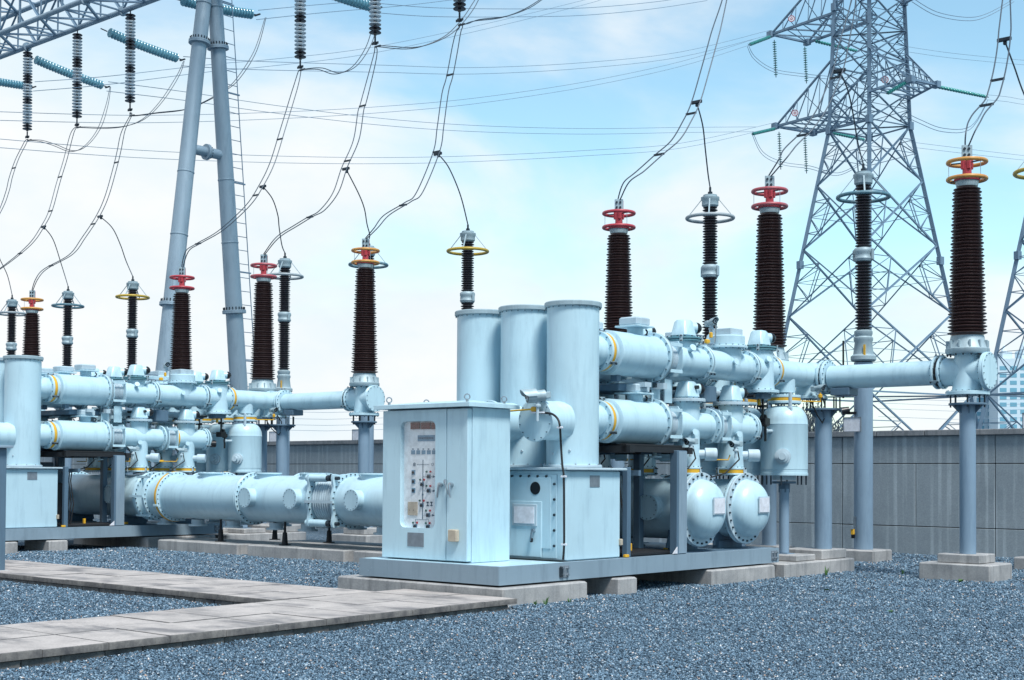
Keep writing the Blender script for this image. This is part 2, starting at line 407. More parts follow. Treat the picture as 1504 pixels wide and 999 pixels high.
    t = reg(thing('pipe_housing', (x, 19.3, ZU-.25), '', 'pipe housing', 'upper pipe lengths'), 'upper pipe length with round flat-topped turret, {p} row of the {b} switchgear', k)
    g = G(); g.mat('blue_paint').lathe((x, 18.555, ZU), Y_, [(0, .232), (1.27, .232)], 44); g.lathe((x, 19.3, ZU), Z_, [(0, .235), (.29, .235)], 40)
    g.lathe((x+.21, 19.15, ZU+.04), Vector((1, -.3, .2)), [(0, .035), (.07, .035), (.07, .05), (.09, .05)], 14); build('pipe', g, t)
    g = G(); flange(g, (x, 19.3, ZU+.285), Z_, .335, .04, 18, 'blue_paint'); g.mat('blue_paint').lathe((x, 19.3, ZU+.325), Z_, [(0, .29), (.15, .29), (.165, .275)], 40)
    g.mat('dull_paint').box((x-.02, 19.3, ZU+.545), (.42, .36, .12), None, .01); build('turret', g, t)
    g = G(); flange(g, (x, 19.82, ZU), Y_, .288, .04, 14); g.mat('black').lathe((x, 19.86, ZU), Y_, [(0, .262), (.035, .262)], 40); flange(g, (x, 19.895, ZU), Y_, .288, .04, 14); clips(g, (x, 19.88, ZU), Y_, .295, .14, 3); build('end_flange', g, t)
    t = reg(thing('earthing_housing', (x, 20.3, ZU-.4), '', 'switch housing', 'upper upright tee housings'), 'upright tee housing with cap and wide foot flange, {p} row of the {b} switchgear', k)
    g = G(); g.mat('blue_paint').lathe((x, 19.935, ZU), Y_, [(0, .232), (.68, .232)], 44); g.lathe((x, 20.3, ZU-.34), Z_, [(0, .26), (.1, .25), (.66, .235)], 40)
    g.lathe((x+.18, 20.2, ZU+.12), Vector((.8, -.3, .4)), [(0, .04), (.09, .04), (.09, .055), (.11, .055)], 14); build('housing', g, t)
    g = G(); flange(g, (x, 20.3, ZU-.39), Z_, .335, .05, 18); g.mat('frame_paint').box((x, 20.3, ZU-.44), (.3, .3, .09), None, .01); build('foot_flange', g, t)
    g = G(); g.mat('teal_paint').disc((x, 20.3, ZU+.32), Z_, .285, .03); g.disc((x, 20.3, ZU+.355), Z_, .295, .03); g.mat('dark_bolt').bolts((x, 20.3, ZU+.385), Z_, .27, 14, .012, .02); clips(g, (x, 20.3, ZU+.355), Z_, .30, .11, 4); build('top_flange', g, t)
    cap('cap', x, 20.3, ZU+.385, t)
    g = G(); flange(g, (x, 20.575, ZU), Y_, .272, .035, 12); flange(g, (x, 20.672, ZU), Y_, .272, .035, 12); clips(g, (x, 20.65, ZU), Y_, .28, .15, 3, 'steel'); build('end_flange', g, t)
    g = G(); g.mat('yellow_paint').lathe((x, 20.612, ZU), Y_, [(0, .262), (.056, .262)], 44); build('spacer_ring', g, t)
    # linkage rod and crank hanging under
    g = G(); g.mat('black').cyl((x, 20.42, 2.55), (x, 20.42, 3.05), .022, 10); g.box((x, 20.42, 2.86), (.12, .12, .05), None, .01); g.box((x, 20.42, 2.6), (.2, .16, .12), None, .01)
    g.bar((x, 20.42, 2.62), (x+.1, 20.1, 2.62), .02); g.mat('yellow_paint').box((x, 20.3, 2.93), (.04, .04, .12)); build('drive_rod', g, t)
    # --- last pipe with elbow
    t = reg(thing('elbow_pipe', (x, 21.5, ZU-.25), '', 'pipe', 'elbow pipes'), 'last upper pipe bending under the bushing line, {p} row of the {b} switchgear', k)
    g = G(); g.mat('blue_paint').lathe((x, 20.71, ZU), Y_, [(0, .215), (1.35, .215)], 44); g.lathe((x, 21.13, ZU-.34), Z_, [(0, .185), (.34, .185)], 36)
    g.lathe((x, 22.02, ZU-.36), Z_, [(0, .27), (.12, .25), (.36, .215)], 36)
    g.prism([(0, 0), (.32, 0), (0, -.3)], (x-.01, 21.30, ZU-.12), Y_, Z_, X_, .02)
    build('pipe', g, t)
    g = G(); flange(g, (x, 22.02, ZU-.41), Z_, .31, .05, 16); g.mat('blue_paint').sphere((x, 22.1, ZU), .245); build('elbow', g, t)
    # --- hanging voltage transformer
    t = reg(thing('voltage_transformer', (x, 21.13, 1.68), '', 'voltage transformer', 'hanging round-shouldered pots'), 'round-shouldered hanging pot with yellow collar, {p} row of the {b} switchgear', k)
    g = G(); pr = [(0, .405), (.04, .405), (.045, .395), (.10, .395), (.105, .40), (.86, .40), (.875, .405), (.89, .40)]
    for i in range(1, 9):
        a = math.pi/2*i/8; pr.append((.89+.30*math.sin(a), .17+.23*math.cos(a)))
    g.mat('blue_paint').lathe((x, 21.13, 1.70), Z_, pr, 56); build('pot', g, t)
    g = G(); flange(g, (x, 21.13, 2.93), Z_, .285, .045, 14); flange(g, (x, 21.13, 3.03), Z_, .285, .045, 14)
    g.mat('dull_paint').box((x+.22, 20.95, 2.99), (.05, .05, .26), None, .008); g.box((x+.22, 20.93, 2.83), (.10, .04, .07), None, .01); build('collar_flange', g, t)
    g = G(); g.mat('yellow_paint').lathe((x, 21.13, 2.975), Z_, [(0, .278), (.055, .278)], 48); build('spacer_ring', g, t)
    g = G(); dr = Vector((.45, -.9, 0)).normalized(); c = Vector((x, 21.13, 2.02))+dr*.385
    g.mat('dull_paint').lathe(c, dr, [(0, .135), (.05, .135), (.055, .10), (.12, .10), (.125, .06), (.2, .06)], 24); build('relief_valve', g, t)
    g = G(); dd = Vector((-.1, -1, 0)).normalized(); c = Vector((x-.02, 20.7, 2.45)); g.mat('dull_paint').lathe(c, dd, [(-.05, .03), (.12, .03), (.12, .05), (.16, .05)], 12)
    g.mat('black').box(c+Vector((0, -.16, .12)), (.1, .12, .1), None, .015); g.cyl(c+Vector((0, -.16, -.18)), c+Vector((0, -.16, .1)), .022, 10); g.lathe(c+Vector((0, -.2, .22)), Vector((.3, -1, 0)), [(0, .06), (.06, .06)], 16)
    build('pressure_gauge', g, t)
    g = G(); g.mat('dark_bolt').bolts((x, 21.13, 1.70), -Z_, .37, 8, .014, .16); g.mat('dull_paint').disc((x, 21.13, 1.62), Z_, .2, .08, 24); g.mat('frame_paint').box((x, 21.13, 1.58), (.30, .3, .04), None, .005)
    g.box((x+.0, 21.13, 1.49), (.14, .14, .16)); build('bottom_flange', g, t)
    t = reg(thing('support_post', (x, 21.13, .25), '', 'post', 'slim posts under the hanging pots'), 'slim round post under the hanging pot, {p} row of the {b} switchgear', k)
    g = G(); g.mat('column_paint').cyl((x, 21.13, .38), (x, 21.13, 1.47), .085, 24); build('shaft', g, t)
    g = G(); g.mat('column_paint').box((x, 21.13, .36), (.26, .26, .02)); build('foot_plate', g, t)
    # --- lower line
    def tower(y, nm, lab):
        t = reg(thing(nm, (x, y, 1.7), '', 'riser', 'lower upright risers'), lab, k)
        g = G(); g.mat('blue_paint').lathe((x, y, 1.76), Z_, [(0, .215), (.30, .2), (1.08, .2)], 40); 
        g.lathe((x+.17, y-.1, ZL-.12), Vector((.9, -.3, .1)), [(0, .035), (.06, .035), (.06, .05), (.08, .05)], 14)
        g.mat('dull_paint').lathe((x+.15, y+.1, 2.02), Vector((.75, .66, 0)), [(0, .07), (.1, .07), (.1, .10), (.27, .10), (.285, .09)], 24)
        build('riser_pipe', g, t)
        g = G(); flange(g, (x, y, 1.70), Z_, .24, .03, 14); flange(g, (x, y, 1.79), Z_, .24, .03, 14); clips(g, (x, y, 1.76), Z_, .245, .12, 3, 'dull_paint'); build('base_flange', g, t)
        g = G(); g.mat('yellow_paint').lathe((x, y, 1.731), Z_, [(0, .232), (.058, .232)], 40); build('spacer_ring', g, t)
        g = G(); flange(g, (x, y, 2.83), Z_, .29, .05, 16, 'dull_paint'); build('top_flange', g, t)
        cap('cap', x, y, 2.88, t)
        return t
    t = tower(18.15, 'busbar_riser', 'lower upright riser nearer the tank with tapered cap, {p} row of the {b} switchgear')
    g = G(); g.mat('blue_paint').lathe((x, 17.625, ZL), Y_, [(0, .24), (.03, .21), (.07, .22), (1.05, .205)], 40); flange(g, (x, 18.68, ZL), Y_, .285, .04, 14); build('cross_pipe', g, t)
    t = reg(thing('bellows_joint', (x, 18.9, ZL-.27), '', 'bellows joint', 'second lower bellows joints'), 'small bellows joint between the two lower risers, {p} row of the {b} switchgear', k)
    g = G(); pr = [(0, .2)]
    for i in range(7):
        h = .02+i*.036; pr += [(h, .19), (h+.008, .215), (h+.018, .22), (h+.028, .215)]
    pr.append((.28, .2)); g.mat('dull_paint').lathe((x, 18.73, ZL), Y_, pr, 40); build('corrugated_sleeve', g, t)
    g = G(); g.mat('blue_paint')
    for yy in (18.76, 19.0):
        g.prism([(-.28, -.13), (-.19, -.26), (.19, -.26), (.28, -.13), (.28, .13), (.19, .26), (-.19, .26), (-.28, .13)], (x, yy, ZL), X_, Z_, Y_, .022)
    for sx in (-1, 1):
        for zz in (-.2, .2): g.bar((x+sx*.26, 18.76, ZL+zz), (x+sx*.26, 19.02, ZL+zz), .016, .05)
    build('tie_frame', g, t)
    t = tower(19.42, 'busbar_riser', 'lower upright riser farther from the tank with tapered cap, {p} row of the {b} switchgear')
    g = G(); g.mat('blue_paint').lathe((x, 19.03, ZL), Y_, [(0, .2), (.85, .22)], 40); flange(g, (x, 19.86, ZL), Y_, .26, .035, 14); g.mat('teal_paint').lathe((x, 19.895, ZL), Y_, [(0, .235), (.03, .235)], 40); flange(g, (x, 19.925, ZL), Y_, .26, .035, 14)
    g.mat('dull_paint').lathe((x, 19.96, ZL), Y_, [(0, .2), (.1, .12), (.16, .07)], 24); g.mat('black').lathe((x+.02, 20.1, ZL-.1), Vector((.4, .9, 0)), [(0, .08), (.12, .08)], 18); clips(g, (x, 19.91, ZL), Y_, .265, .12, 3)
    build('cross_pipe', g, t)
    g = G(); g.mat('yellow_paint').lathe((x, 19.05, ZL), Y_, [(0, .235), (.05, .235)], 40); build('spacer_ring', g, t)
for k in range(3): phase(k)

# ================================================================== mechanism box, control cabinet, skid (bay wide)
def anchor_plate(g, c, n, w, h, mat='steel'):
    g.mat(mat).box(c, (w if abs(n.y) else .012, .012 if abs(n.y) else w, h), None, .002)
xf = -11.80
t = reg(thing('mechanism_cabinet', (-13.05, 15.3, .52), '', 'cabinet', 'mechanism cabinets'), 'wide pale blue steel cabinet carrying the three cylinders, {b} switchgear')
g = G(); g.mat('blue_paint').box((-13.04, 15.32, 1.135), (2.46, 1.22, 1.23), None, .018); build('body', g, t)
g = G(); g.mat('dull_paint').box((-13.04, 15.32, 1.768), (2.6, 1.36, .036), None, .008); build('lid', g, t)
g = G(); g.mat('blue_paint').box((-13.04, 14.700, 1.12), (2.14, .02, 1.14), None, .004); g.box((-12.64, 14.683, 1.17), (1.16, .015, .98), None, .003)
for i in range(13): g.mat('dark_bolt').lathe((-14.0+i*.155, 14.690, 1.665), -Y_, [(0, .018), (.02, .018)], 8)
for i in range(5): g.lathe((-12.0, 14.690, .72+i*.21), -Y_, [(0, .018), (.02, .018)], 8)
build('front_panel', g, t)
g = G(); g.mat('blue_paint').box((-12.52, 14.668, .94), (.62, .022, .76), None, .004); dd = build('door', g, t)
g = G(); g.mat('dull_paint').box((-12.50, 14.650, 1.13), (.44, .02, .30), None, .004); g.mat('white_plate').box((-12.50, 14.637, 1.13), (.36, .012, .23)); build('document_window', g, dd)
g = G(); g.mat('steel').lathe((-12.33, 14.66, .92), -Y_, [(0, .026), (.05, .026)], 16); g.bar((-12.33, 14.61, .92), (-12.345, 14.60, .78), .028, .02); g.mat('black').box((-12.34, 14.61, .79), (.05, .03, .06), None, .01); build('handle', g, dd)
for z in (.66, 1.16): g = G(); g.mat('black').box((-12.845, 14.655, z), (.035, .03, .07), None, .005); build('hinge', g, dd)
g = G(); g.mat('black').lathe((-12.33, 14.682, 1.50), -Y_, [(0, .088), (.014, .088)], 28); build('viewing_port', g, t)
g = G(); g.mat('grey_plate').box((-11.806, 15.33, 1.60), (.006, .22, .16)); build('nameplate', g, t)
g = G(); g.mat('beige').box((-11.80, 15.92, .74), (.06, .05, .09), None, .006); build('latch', g, t)
# conduit clipped to the corner of the mechanism cabinet
t = reg(thing('cable_conduit', (-12.02, 14.63, .55), '', 'conduit', 'corner conduits'), 'black cable running down the cabinet corner to the skid, {b} switchgear')
CQ = [at(px, py, Y=14.46 if py < 640 else 14.57) for px, py in ((786, 606), (806, 607), (814, 610), (820, 617), (822.5, 628), (824, 655), (826, 684), (828, 700), (828.5, 760), (828.5, 800), (827, 822))]
g = G(); g.mat('rubber_and_shade').tube(catm(CQ, 5), .015, 10); build('cable', g, t)
for c_ in (CQ[4], CQ[7], CQ[9]): g = G(); g.mat('white_plate').box(c_, (.09, .03, .028), None, .004); build('clip', g, t)

def scope(c, d, label, ph=None, post=.22, r=.050, grp='small viewing cameras on pipes', regit=True, L=.16):
    """small hooded viewing camera on a short stem"""
    c = Vector(c); d = Vector(d).normalized(); s = d.cross(Z_).normalized(); u = s.cross(d)
    t = thing('inspection_camera', c-Z_*post, '' if regit else label, 'camera', grp)
    if regit: reg(t, label, ph)
    g = G(); g.mat('cast_metal').lathe(c-d*L, d, [(0, r*.92), (L*.55, r*.92), (L*.56, r*1.05), (L, r*1.05)], 24); g.box(c-d*(L+.03), (.09, .09, .09), Matrix((s, d, u)).transposed(), .01); build('barrel', g, t)
    g = G(); g.mat('black').lathe(c+d*.001, d, [(0, r*.96), (.004, r*.9)], 24); g.mat('steel').lathe(c+d*.005, d, [(0, r*.6), (.012, r*.5)], 20); g.mat('black').lathe(c+d*.018, d, [(0, r*.38), (.006, r*.3)], 16); build('lens', g, t)
    g = G(); vs = []; n = 12
    for kk in (0, 1):
        for ri in (r*1.1, r*1.22):
            for i in range(n+1):
                a = math.pi*i/n; ex = (L*.34*(math.sin(a)**.5) if kk else -L*.5)
                vs.append(c+(s*math.cos(a)+u*math.sin(a))*ri+d*ex)
    m = n+1; fs = []
    for i in range(n):
        fs += [(i, i+1, 2*m+i+1, 2*m+i), (m+i+1, m+i, 3*m+i, 3*m+i+1), (i, m+i, m+i+1, i+1), (2*m+i, 2*m+i+1, 3*m+i+1, 3*m+i)]
    fs += [(0, 2*m, 3*m, m), (n, m+n, 3*m+n, 2*m+n)]
    g.mat('cast_metal').add(vs, fs); build('hood', g, t)
    g = G(); b = c-d*L*.6
    g.mat('dull_paint').lathe(b-Z_*r*.8, -Z_, [(0, .035), (.04, .03), (.05, .045), (.075, .045), (.08, .02), (post-.03, .02)], 16)
    build('stem', g, t)
    return t
q_ = at(774, 583, Y=14.25); scope(q_, (-.55, -.80, -.10), 'hooded viewing camera before the round side port, {b} switchgear', None, .30, .085, L=.25)
t = reg(thing('small_gas_pipe', (-13.0, 14.5, 2.60), '', 'pipe', 'thin yellow pipes'), 'thin yellow pipe with valve reaching the front viewing camera, {b} switchgear')
g = G(); g.mat('yellow_paint'); qa, qb = at(745, 604, Y=14.4), at(783, 601, Y=14.4); g.cyl(qa, qb, .012, 8); g.box(at(785, 601, Y=14.4), (.10, .06, .07), None, .012); g.mat('white_plate').box(at(790, 606, Y=14.4), (.20, .05, .02)); build('pipe_run', g, t)
for k in range(3):
    x = XA+PH*k
    scope((x+.30, 17.70, 2.20), (-.1, -1, -.05), 'hooded viewing camera at the nearer riser, {p} row of the {b} switchgear', k)
    scope((x+.30, 18.98, 2.19), (-.1, -1, -.05), 'hooded viewing camera at the farther riser, {p} row of the {b} switchgear', k)
    t = reg(thing('small_gas_pipe', (x, 18.3, 1.9), '', 'pipe', 'thin yellow pipes'), 'thin yellow gas pipe with valve between the risers, {p} row of the {b} switchgear', k)
    g = G(); g.mat('yellow_paint').tube([(x+.26, 17.75, 2.0), (x+.26, 17.75, 1.93), (x+.26, 17.5, 1.93)], .010, 8); build('branch_pipe', g, t)
    g = G(); g.mat('yellow_paint').tube([(x+.22, 19.05, 2.02), (x+.22, 19.0, 1.94), (x+.2, 18.35, 1.94)], .010, 8); g.box((x+.2, 18.62, 1.945), (.05, .12, .05), None, .012); build('pipe_run', g, t)
    g = G(); g.mat('rubber_and_shade').tube([(x+.31, 17.85, 2.14), (x+.33, 17.9, 1.95), (x+.30, 17.75, 1.80), (x+.25, 17.55, 1.74)], .012, 8); build('cable', g, t)
    g = G(); g.mat('rubber_and_shade').tube([(x+.31, 19.12, 2.14), (x+.33, 19.15, 1.95), (x+.30, 18.8, 1.73), (x+.28, 18.4, 1.66)], .012, 8); build('cable', g, t)
scope((XA+.06, 18.85, 4.15), (.9, -.35, .12), 'hooded viewing camera standing above the front upper pipe, {b} switchgear')
scope((XA+.42, 21.72, 3.22), (.98, -.1, .05), 'hooded viewing camera under the bend of the front pipe, {b} switchgear')
t = reg(thing('small_gas_pipe', (XA, 18.6, 3.85), '', 'pipe', 'thin yellow pipes'), 'steel and yellow valve pipe rising above the front upper pipe, {b} switchgear')
g = G(); g.mat('steel').tube([(XA-.02, 18.35, 3.80), (XA-.02, 18.85, 3.78), (XA, 18.95, 3.82), (XA+.02, 18.95, 4.1)], .014, 8); g.cyl((XA-.02, 18.25, 3.90), (XA-.02, 18.65, 3.90), .014, 8); g.mat('yellow_paint').box((XA, 18.72, 3.82), (.07, .09, .07), None, .015); g.box((XA, 18.83, 3.93), (.05, .05, .09), None, .01); build('pipe_run', g, t)
t = reg(thing('small_gas_pipe', (XA+.3, 21.7, 2.9), '', 'pipe', 'thin yellow pipes'), 'thin yellow pipe and cable loop beneath the front pipe bend, {b} switchgear')
g = G(); g.mat('yellow_paint').tube([(XA+.38, 21.7, 3.14), (XA+.38, 21.7, 2.98), (XA+.3, 21.2, 2.97)], .012, 8); g.box((XA+.38, 21.7, 3.08), (.06, .06, .07), None, .012); build('pipe_run', g, t); g = G(); g.mat('rubber_and_shade').tube([(XA+.32, 21.85, 3.1), (XA+.30, 22.0, 2.95), (XA+.3, 22.02, 2.75), (XA+.3, 21.92, 2.62), (XA+.32, 21.7, 2.75), (XA+.3, 21.5, 3.0)], .012, 8); build('cable', g, t)

# control cabinet
cx0, cx1, cy0, cy1, cz0, cz1 = -14.03, -12.412, 13.40, 14.24, .522, 2.57
t = reg(thing('control_cabinet', ((cx0+cx1)/2, (cy0+cy1)/2, cz0), '', 'cabinet', 'control cabinets'), 'tall pale blue control cabinet with windowed indicator door, {b} switchgear')
def cpx(x, y): p = at(x, y, Y=cy0); return p.x, p.z
wx0, wz1 = cpx(588.5, 619.5); wx1, wz0 = cpx(638.5, 776.5)
def rrect(x0, z0, x1, z1, r, n=6):
    o = []
    for (cx, cz, a0) in ((x1-r, z1-r, 0), (x0+r, z1-r, 90), (x0+r, z0+r, 180), (x1-r, z0+r, 270)):
        for i in range(n+1):
            a = rad(a0+90*i/n); o.append((cx+r*math.cos(a), cz+r*math.sin(a)))
    return o
seam = cpx(655.5, 700)[0]
g = G(); g.mat('blue_paint').box(((cx0+cx1)/2, (cy0+cy1)/2+.045, (cz0+cz1)/2), (cx1-cx0, cy1-cy0-.09, cz1-cz0), None, .006); build('body', g, t)
# left door: frame with rounded hole
def door_with_hole(g, x0, z0, x1, z1, hole, y0, y1):
    n = len(hole); outer = []
    cx = sum(h[0] for h in hole)/n; cz = sum(h[1] for h in hole)/n
    for hx, hz in hole:
        dx, dz = hx-cx, hz-cz
        s = min(((x1-cx)/dx if dx > 1e-6 else (x0-cx)/dx if dx < -1e-6 else 1e9), ((z1-cz)/dz if dz > 1e-6 else (z0-cz)/dz if dz < -1e-6 else 1e9))
        outer.append((cx+dx*s, cz+dz*s))
    for (c_, d_) in ((x1, z1), (x0, z1), (x0, z0), (x1, z0)):
        i = min(range(n), key=lambda i: (outer[i][0]-c_)**2+(outer[i][1]-d_)**2); outer[i] = (c_, d_)
    vs = [(p[0], y0, p[1]) for p in outer]+[(p[0], y0, p[1]) for p in hole]+[(p[0], y1, p[1]) for p in outer]+[(p[0], y1, p[1]) for p in hole]
    fs = []
    for i in range(n):
        j = (i+1) % n
        fs += [(i, j, n+j, n+i), (2*n+i, 3*n+i, 3*n+j, 2*n+j), (n+i, n+j, 3*n+j, 3*n+i), (i, 2*n+i, 2*n+j, j)]
    g.add(vs, fs)
hole = rrect(wx0, wz0, wx1, wz1, .085)
g = G(); g.mat('blue_paint'); door_with_hole(g, cx0+.012, cz0+.02, seam-.006, cz1-.02, hole, cy0, cy0+.086); dl = build('door', g, t)
g = G(); g.mat('panel_white').box(((wx0+wx1)/2, cy0+.080, (wz0+wz1)/2), (wx1-wx0+.02, .010, wz1-wz0+.02)); pn = build('indicator_panel', g, dl)
ys = cy0+.0745
def spot(g, x, y, r, mat, h=.014, seg=14):
    X, Z = cpx(x, y); g.mat(mat).lathe((X, ys, Z), -Y_, [(0, r), (h, r)], seg)
def rect(g, x0, y0, x1, y1, mat, h=.006):
    a, c_ = cpx(x0, y0); b_, d_ = cpx(x1, y1); g.mat(mat).box(((a+b_)/2, ys-h/2, (c_+d_)/2), (abs(b_-a), h, abs(c_-d_)))
Zx = lambda x: 560+x/3.996; Zy = lambda y: 590+y/3.996
g = G()
for a, b_ in ((155, 207), (216, 268), (276, 318)): rect(g, Zx(a), Zy(122), Zx(b_), Zy(160), 'red_display', .02)
build('number_display', g, pn)
g = G(); rect(g, Zx(192), Zy(197), Zx(292), Zy(231), 'blue_plate', .004)
for i in range(9): rect(g, Zx(197+i*10), Zy(207), Zx(204+i*10), Zy(219), 'ink', .007)
for i in range(6):
    a = 154+i*30.5
    if i < 5: rect(g, Zx(a), Zy(285), Zx(a+22), Zy(308), 'blue_plate', .005); rect(g, Zx(a+5), Zy(275), Zx(a+14), Zy(281), 'ink', .003)
    else: rect(g, Zx(a), Zy(285), Zx(a+8), Zy(308), 'blue_plate', .005)
build('label_strip', g, pn)
g = G()
def ln(x0, y0, x1, y1, w=.8):
    if x0 == x1: rect(g, Zx(x0-w), Zy(y0), Zx(x0+w), Zy(y1), 'ink', .002)
    else: rect(g, Zx(x0), Zy(y0-w), Zx(x1), Zy(y0+w), 'ink', .003)
ln(221, 340, 221, 690); ln(186, 368, 258, 368); ln(178, 692, 256, 692); ln(178, 692, 178, 725); ln(256, 692, 256, 725)
for yy in (440, 524, 668): ln(222, yy, 282, yy)
for (xx, yy) in ((288, 440), (288, 524), (284, 668)):
    a, c_ = cpx(Zx(xx-8), Zy(yy-8)); b_, d_ = cpx(Zx(xx+8), Zy(yy)); g.mat('ink').prism([(a, c_), (a, 2*d_-c_), (b_, d_)], (0, ys-.003, 0), X_, Z_, Y_, .002)
X0, Z0 = cpx(Zx(172), Zy(368)); g.ring((X0, ys-.002, Z0), Y_, .022, .0025, 20, 6)
for dx in (-1, 1): g.bar((X0-.015, ys-.003, Z0-.015*dx), (X0+.015, ys-.003, Z0+.015*dx), .004, .004)
X0, Z0 = cpx(Zx(278), Zy(368)); g.ring((X0, ys-.002, Z0), Y_, .018, .0025, 20, 6)
X0, Z0 = cpx(Zx(221), Zy(545)); g.ring((X0, ys-.002, Z0), Y_, .014, .0025, 20, 6)
for (xx, yy) in ((250, 600), (272, 600)): rect(g, Zx(xx-8), Zy(yy-12), Zx(xx+6), Zy(yy-6), 'ink', .003); rect(g, Zx(xx-2), Zy(yy-12), Zx(xx+3), Zy(yy+14), 'ink', .003); rect(g, Zx(xx-8), Zy(yy+8), Zx(xx+8), Zy(yy+12), 'ink', .003)
build('mimic_diagram', g, pn)
g = G()
for x0, y0 in ((245, 411), (207, 458), (244, 495), (205, 581), (242, 640), (166, 711), (240, 714)):
    spot(g, Zx(x0), Zy(y0), .014, 'green_lamp'); spot(g, Zx(x0+23), Zy(y0), .014, 'red_lamp')
build('indicator_lamp', g, pn)
g = G()
for x0, y0 in ((257, 441), (218, 488), (256, 525), (216, 611), (253, 669), (177, 735), (252, 736)):
    rect(g, Zx(x0-10), Zy(y0-14), Zx(x0+10), Zy(y0+9), 'ink', .008); spot(g, Zx(x0), Zy(y0-1), .018, 'black', .03)
for yy in (416, 469, 522):
    rect(g, Zx(157), Zy(yy-15), Zx(177), Zy(yy+14), 'blue_plate', .006); spot(g, Zx(167), Zy(yy), .02, 'black', .02)
build('selector_switch', g, pn)
g = G(); rect(g, Zx(136), Zy(588), Zx(190), Zy(668), 'beige', .012); spot(g, Zx(146), Zy(637), .005, 'black', .015); spot(g, Zx(169), Zy(637), .007, 'black', .015); build('beige_cover', g, pn)
g = G(); g.mat('pane').box(((wx0+wx1)/2, cy0+.030, (wz0+wz1)/2), (wx1-wx0+.01, .004, wz1-wz0+.01)); build('window_pane', g, dl)
def handle(g, X, Z, dx):
    g.mat('steel').lathe((X, cy0, Z), -Y_, [(0, .03), (.05, .03), (.055, .02)], 18)
    g.tube([(X, cy0-.05, Z), (X+dx*.3, cy0-.06, Z-.05), (X+dx, cy0-.06, Z-.17)], [.022, .018, .012], 10)
X, Z = cpx(648.5, 712); g = G(); handle(g, X, Z, -.02); build('handle', g, dl)
X, Z = cpx(602+3, 780)
a, c_ = cpx(599, 782); b_, d_ = cpx(622.5, 803.5); g = G(); g.mat('grey_plate').box(((a+b_)/2, cy0-.003, (c_+d_)/2), (b_-a, .008, c_-d_)); build('nameplate', g, dl)
g = G(); g.mat('blue_paint').box(((seam+.004+cx1-.012)/2, cy0+.043, (cz0+cz1)/2), (cx1-seam-.018, .086, cz1-cz0-.04), None, .005); dr_ = build('door', g, t)
X, Z = cpx(664, 712); g = G(); handle(g, X, Z, .03); g.mat('steel').box((seam, cy0-.02, Z+.04), (.05, .03, .06), None, .008); g.tube([(seam+.01, cy0-.04, Z+.06), (seam+.05, cy0-.05, Z-.04), (seam+.08, cy0-.05, Z-.13)], .008, 8); build('handle', g, dr_)
a, c_ = cpx(662.5, 777.5); b_, d_ = cpx(675, 796); g = G(); g.mat('beige').box(((a+b_)/2, cy0-.035, (c_+d_)/2), (b_-a, .07, c_-d_), None, .01); build('junction_box', g, dr_)
g = G(); cxm, cym = (cx0+cx1)/2, (cy0+cy1)/2; hx, hy = (cx1-cx0)/2+.09, (cy1-cy0)/2+.09
vs = [(cxm+sx*hx, cym+sy*hy, z) for z in (cz1+.004, cz1+.055) for sx, sy in ((-1, -1), (1, -1), (1, 1), (-1, 1))]+[(cxm-hx*.55, cym, cz1+.115), (cxm+hx*.55, cym, cz1+.115)]
g.mat('blue_paint').add(vs, [(0, 3, 2, 1), (0, 1, 5, 4), (1, 2, 6, 5), (2, 3, 7, 6), (3, 0, 4, 7), (4, 5, 9, 8), (5, 6, 9), (6, 7, 8, 9), (7, 4, 8)]); rf = build('roof', g, t, sharp=5)
for sx, sy in ((-1, -1), (1, -1), (1, 1), (-1, 1)):
    g = G(); c = Vector((cxm+sx*hx*.82, cym+sy*hy*.72, cz1+.07)); g.mat('steel').lathe(c, Z_, [(0, .02), (.03, .02)], 12); g.ring(c+Z_*.065, Vector((-.6, .8, 0)), .036, .009, 20, 8); build('lifting_eye', g, rf)

# skid: perimeter beams, posts, cross-beams
t = reg(thing('steel_skid', (-13, 16.6, .27), '', 'base frame', 'steel base frames'), 'long blue-grey steel base frame on concrete blocks under the {b} switchgear')
xs0, xs1, ys0, ys1, zs0, zs1 = -14.30, -11.72, 13.24, 20.15, .278, .515
g = G()
def channel(p, q, h, outn):
    p = Vector(p); q = Vector(q); outn = Vector(outn)
    g.mat('skid_paint').bar(p+Z_*h/2, q+Z_*h/2, .012, h)
    for zz in (.006, h-.006): g.bar(p+Z_*zz-outn*.05, q+Z_*zz-outn*.05, .10, .012)
channel((xs1, ys0, zs0), (xs1, ys1, zs0), zs1-zs0, X_); channel((xs0, ys0, zs0), (xs0, ys1, zs0), zs1-zs0, -X_)
channel((xs0, ys0, zs0), (xs1, ys0, zs0), zs1-zs0, -Y_); channel((xs0, ys1, zs0), (xs1, ys1, zs0), zs1-zs0, Y_)
for yy in (14.45, 15.98, 17.9, 18.7, 19.4): g.box(((xs0+xs1)/2, yy, .40), (xs1-xs0-.03, .14, .2))
build('beam', g, t)
g = G(); g.mat('blue_paint').box(((xs0+xs1)/2, 13.92, .5115), (xs1-xs0-.03, 1.28, .012)); g.mat('frame_paint').box(((xs0+xs1)/2, 18.05, .508), (xs1-xs0-.08, 4.1, .010)); build('deck_plate', g, t)
for (yy, h) in ((14.55, .16), (20.0, .16)):
    g = G()
    g.mat('grey_plate').box((xs1+.011, yy, .395), (.01, .18, h), None, .003)
    g.mat('steel')
    for a in (-.05, .05):
        for b_ in (-.045, .045): g.lathe((xs1+.016, yy+a, .395+b_), X_, [(0, .016), (.03, .016)], 6)
    if yy < 15: g.mat('dark_bolt').box((xs1+.02, 14.47, .395), (.03, .06, .14), None, .01)
    build('anchor_plate', g, t)
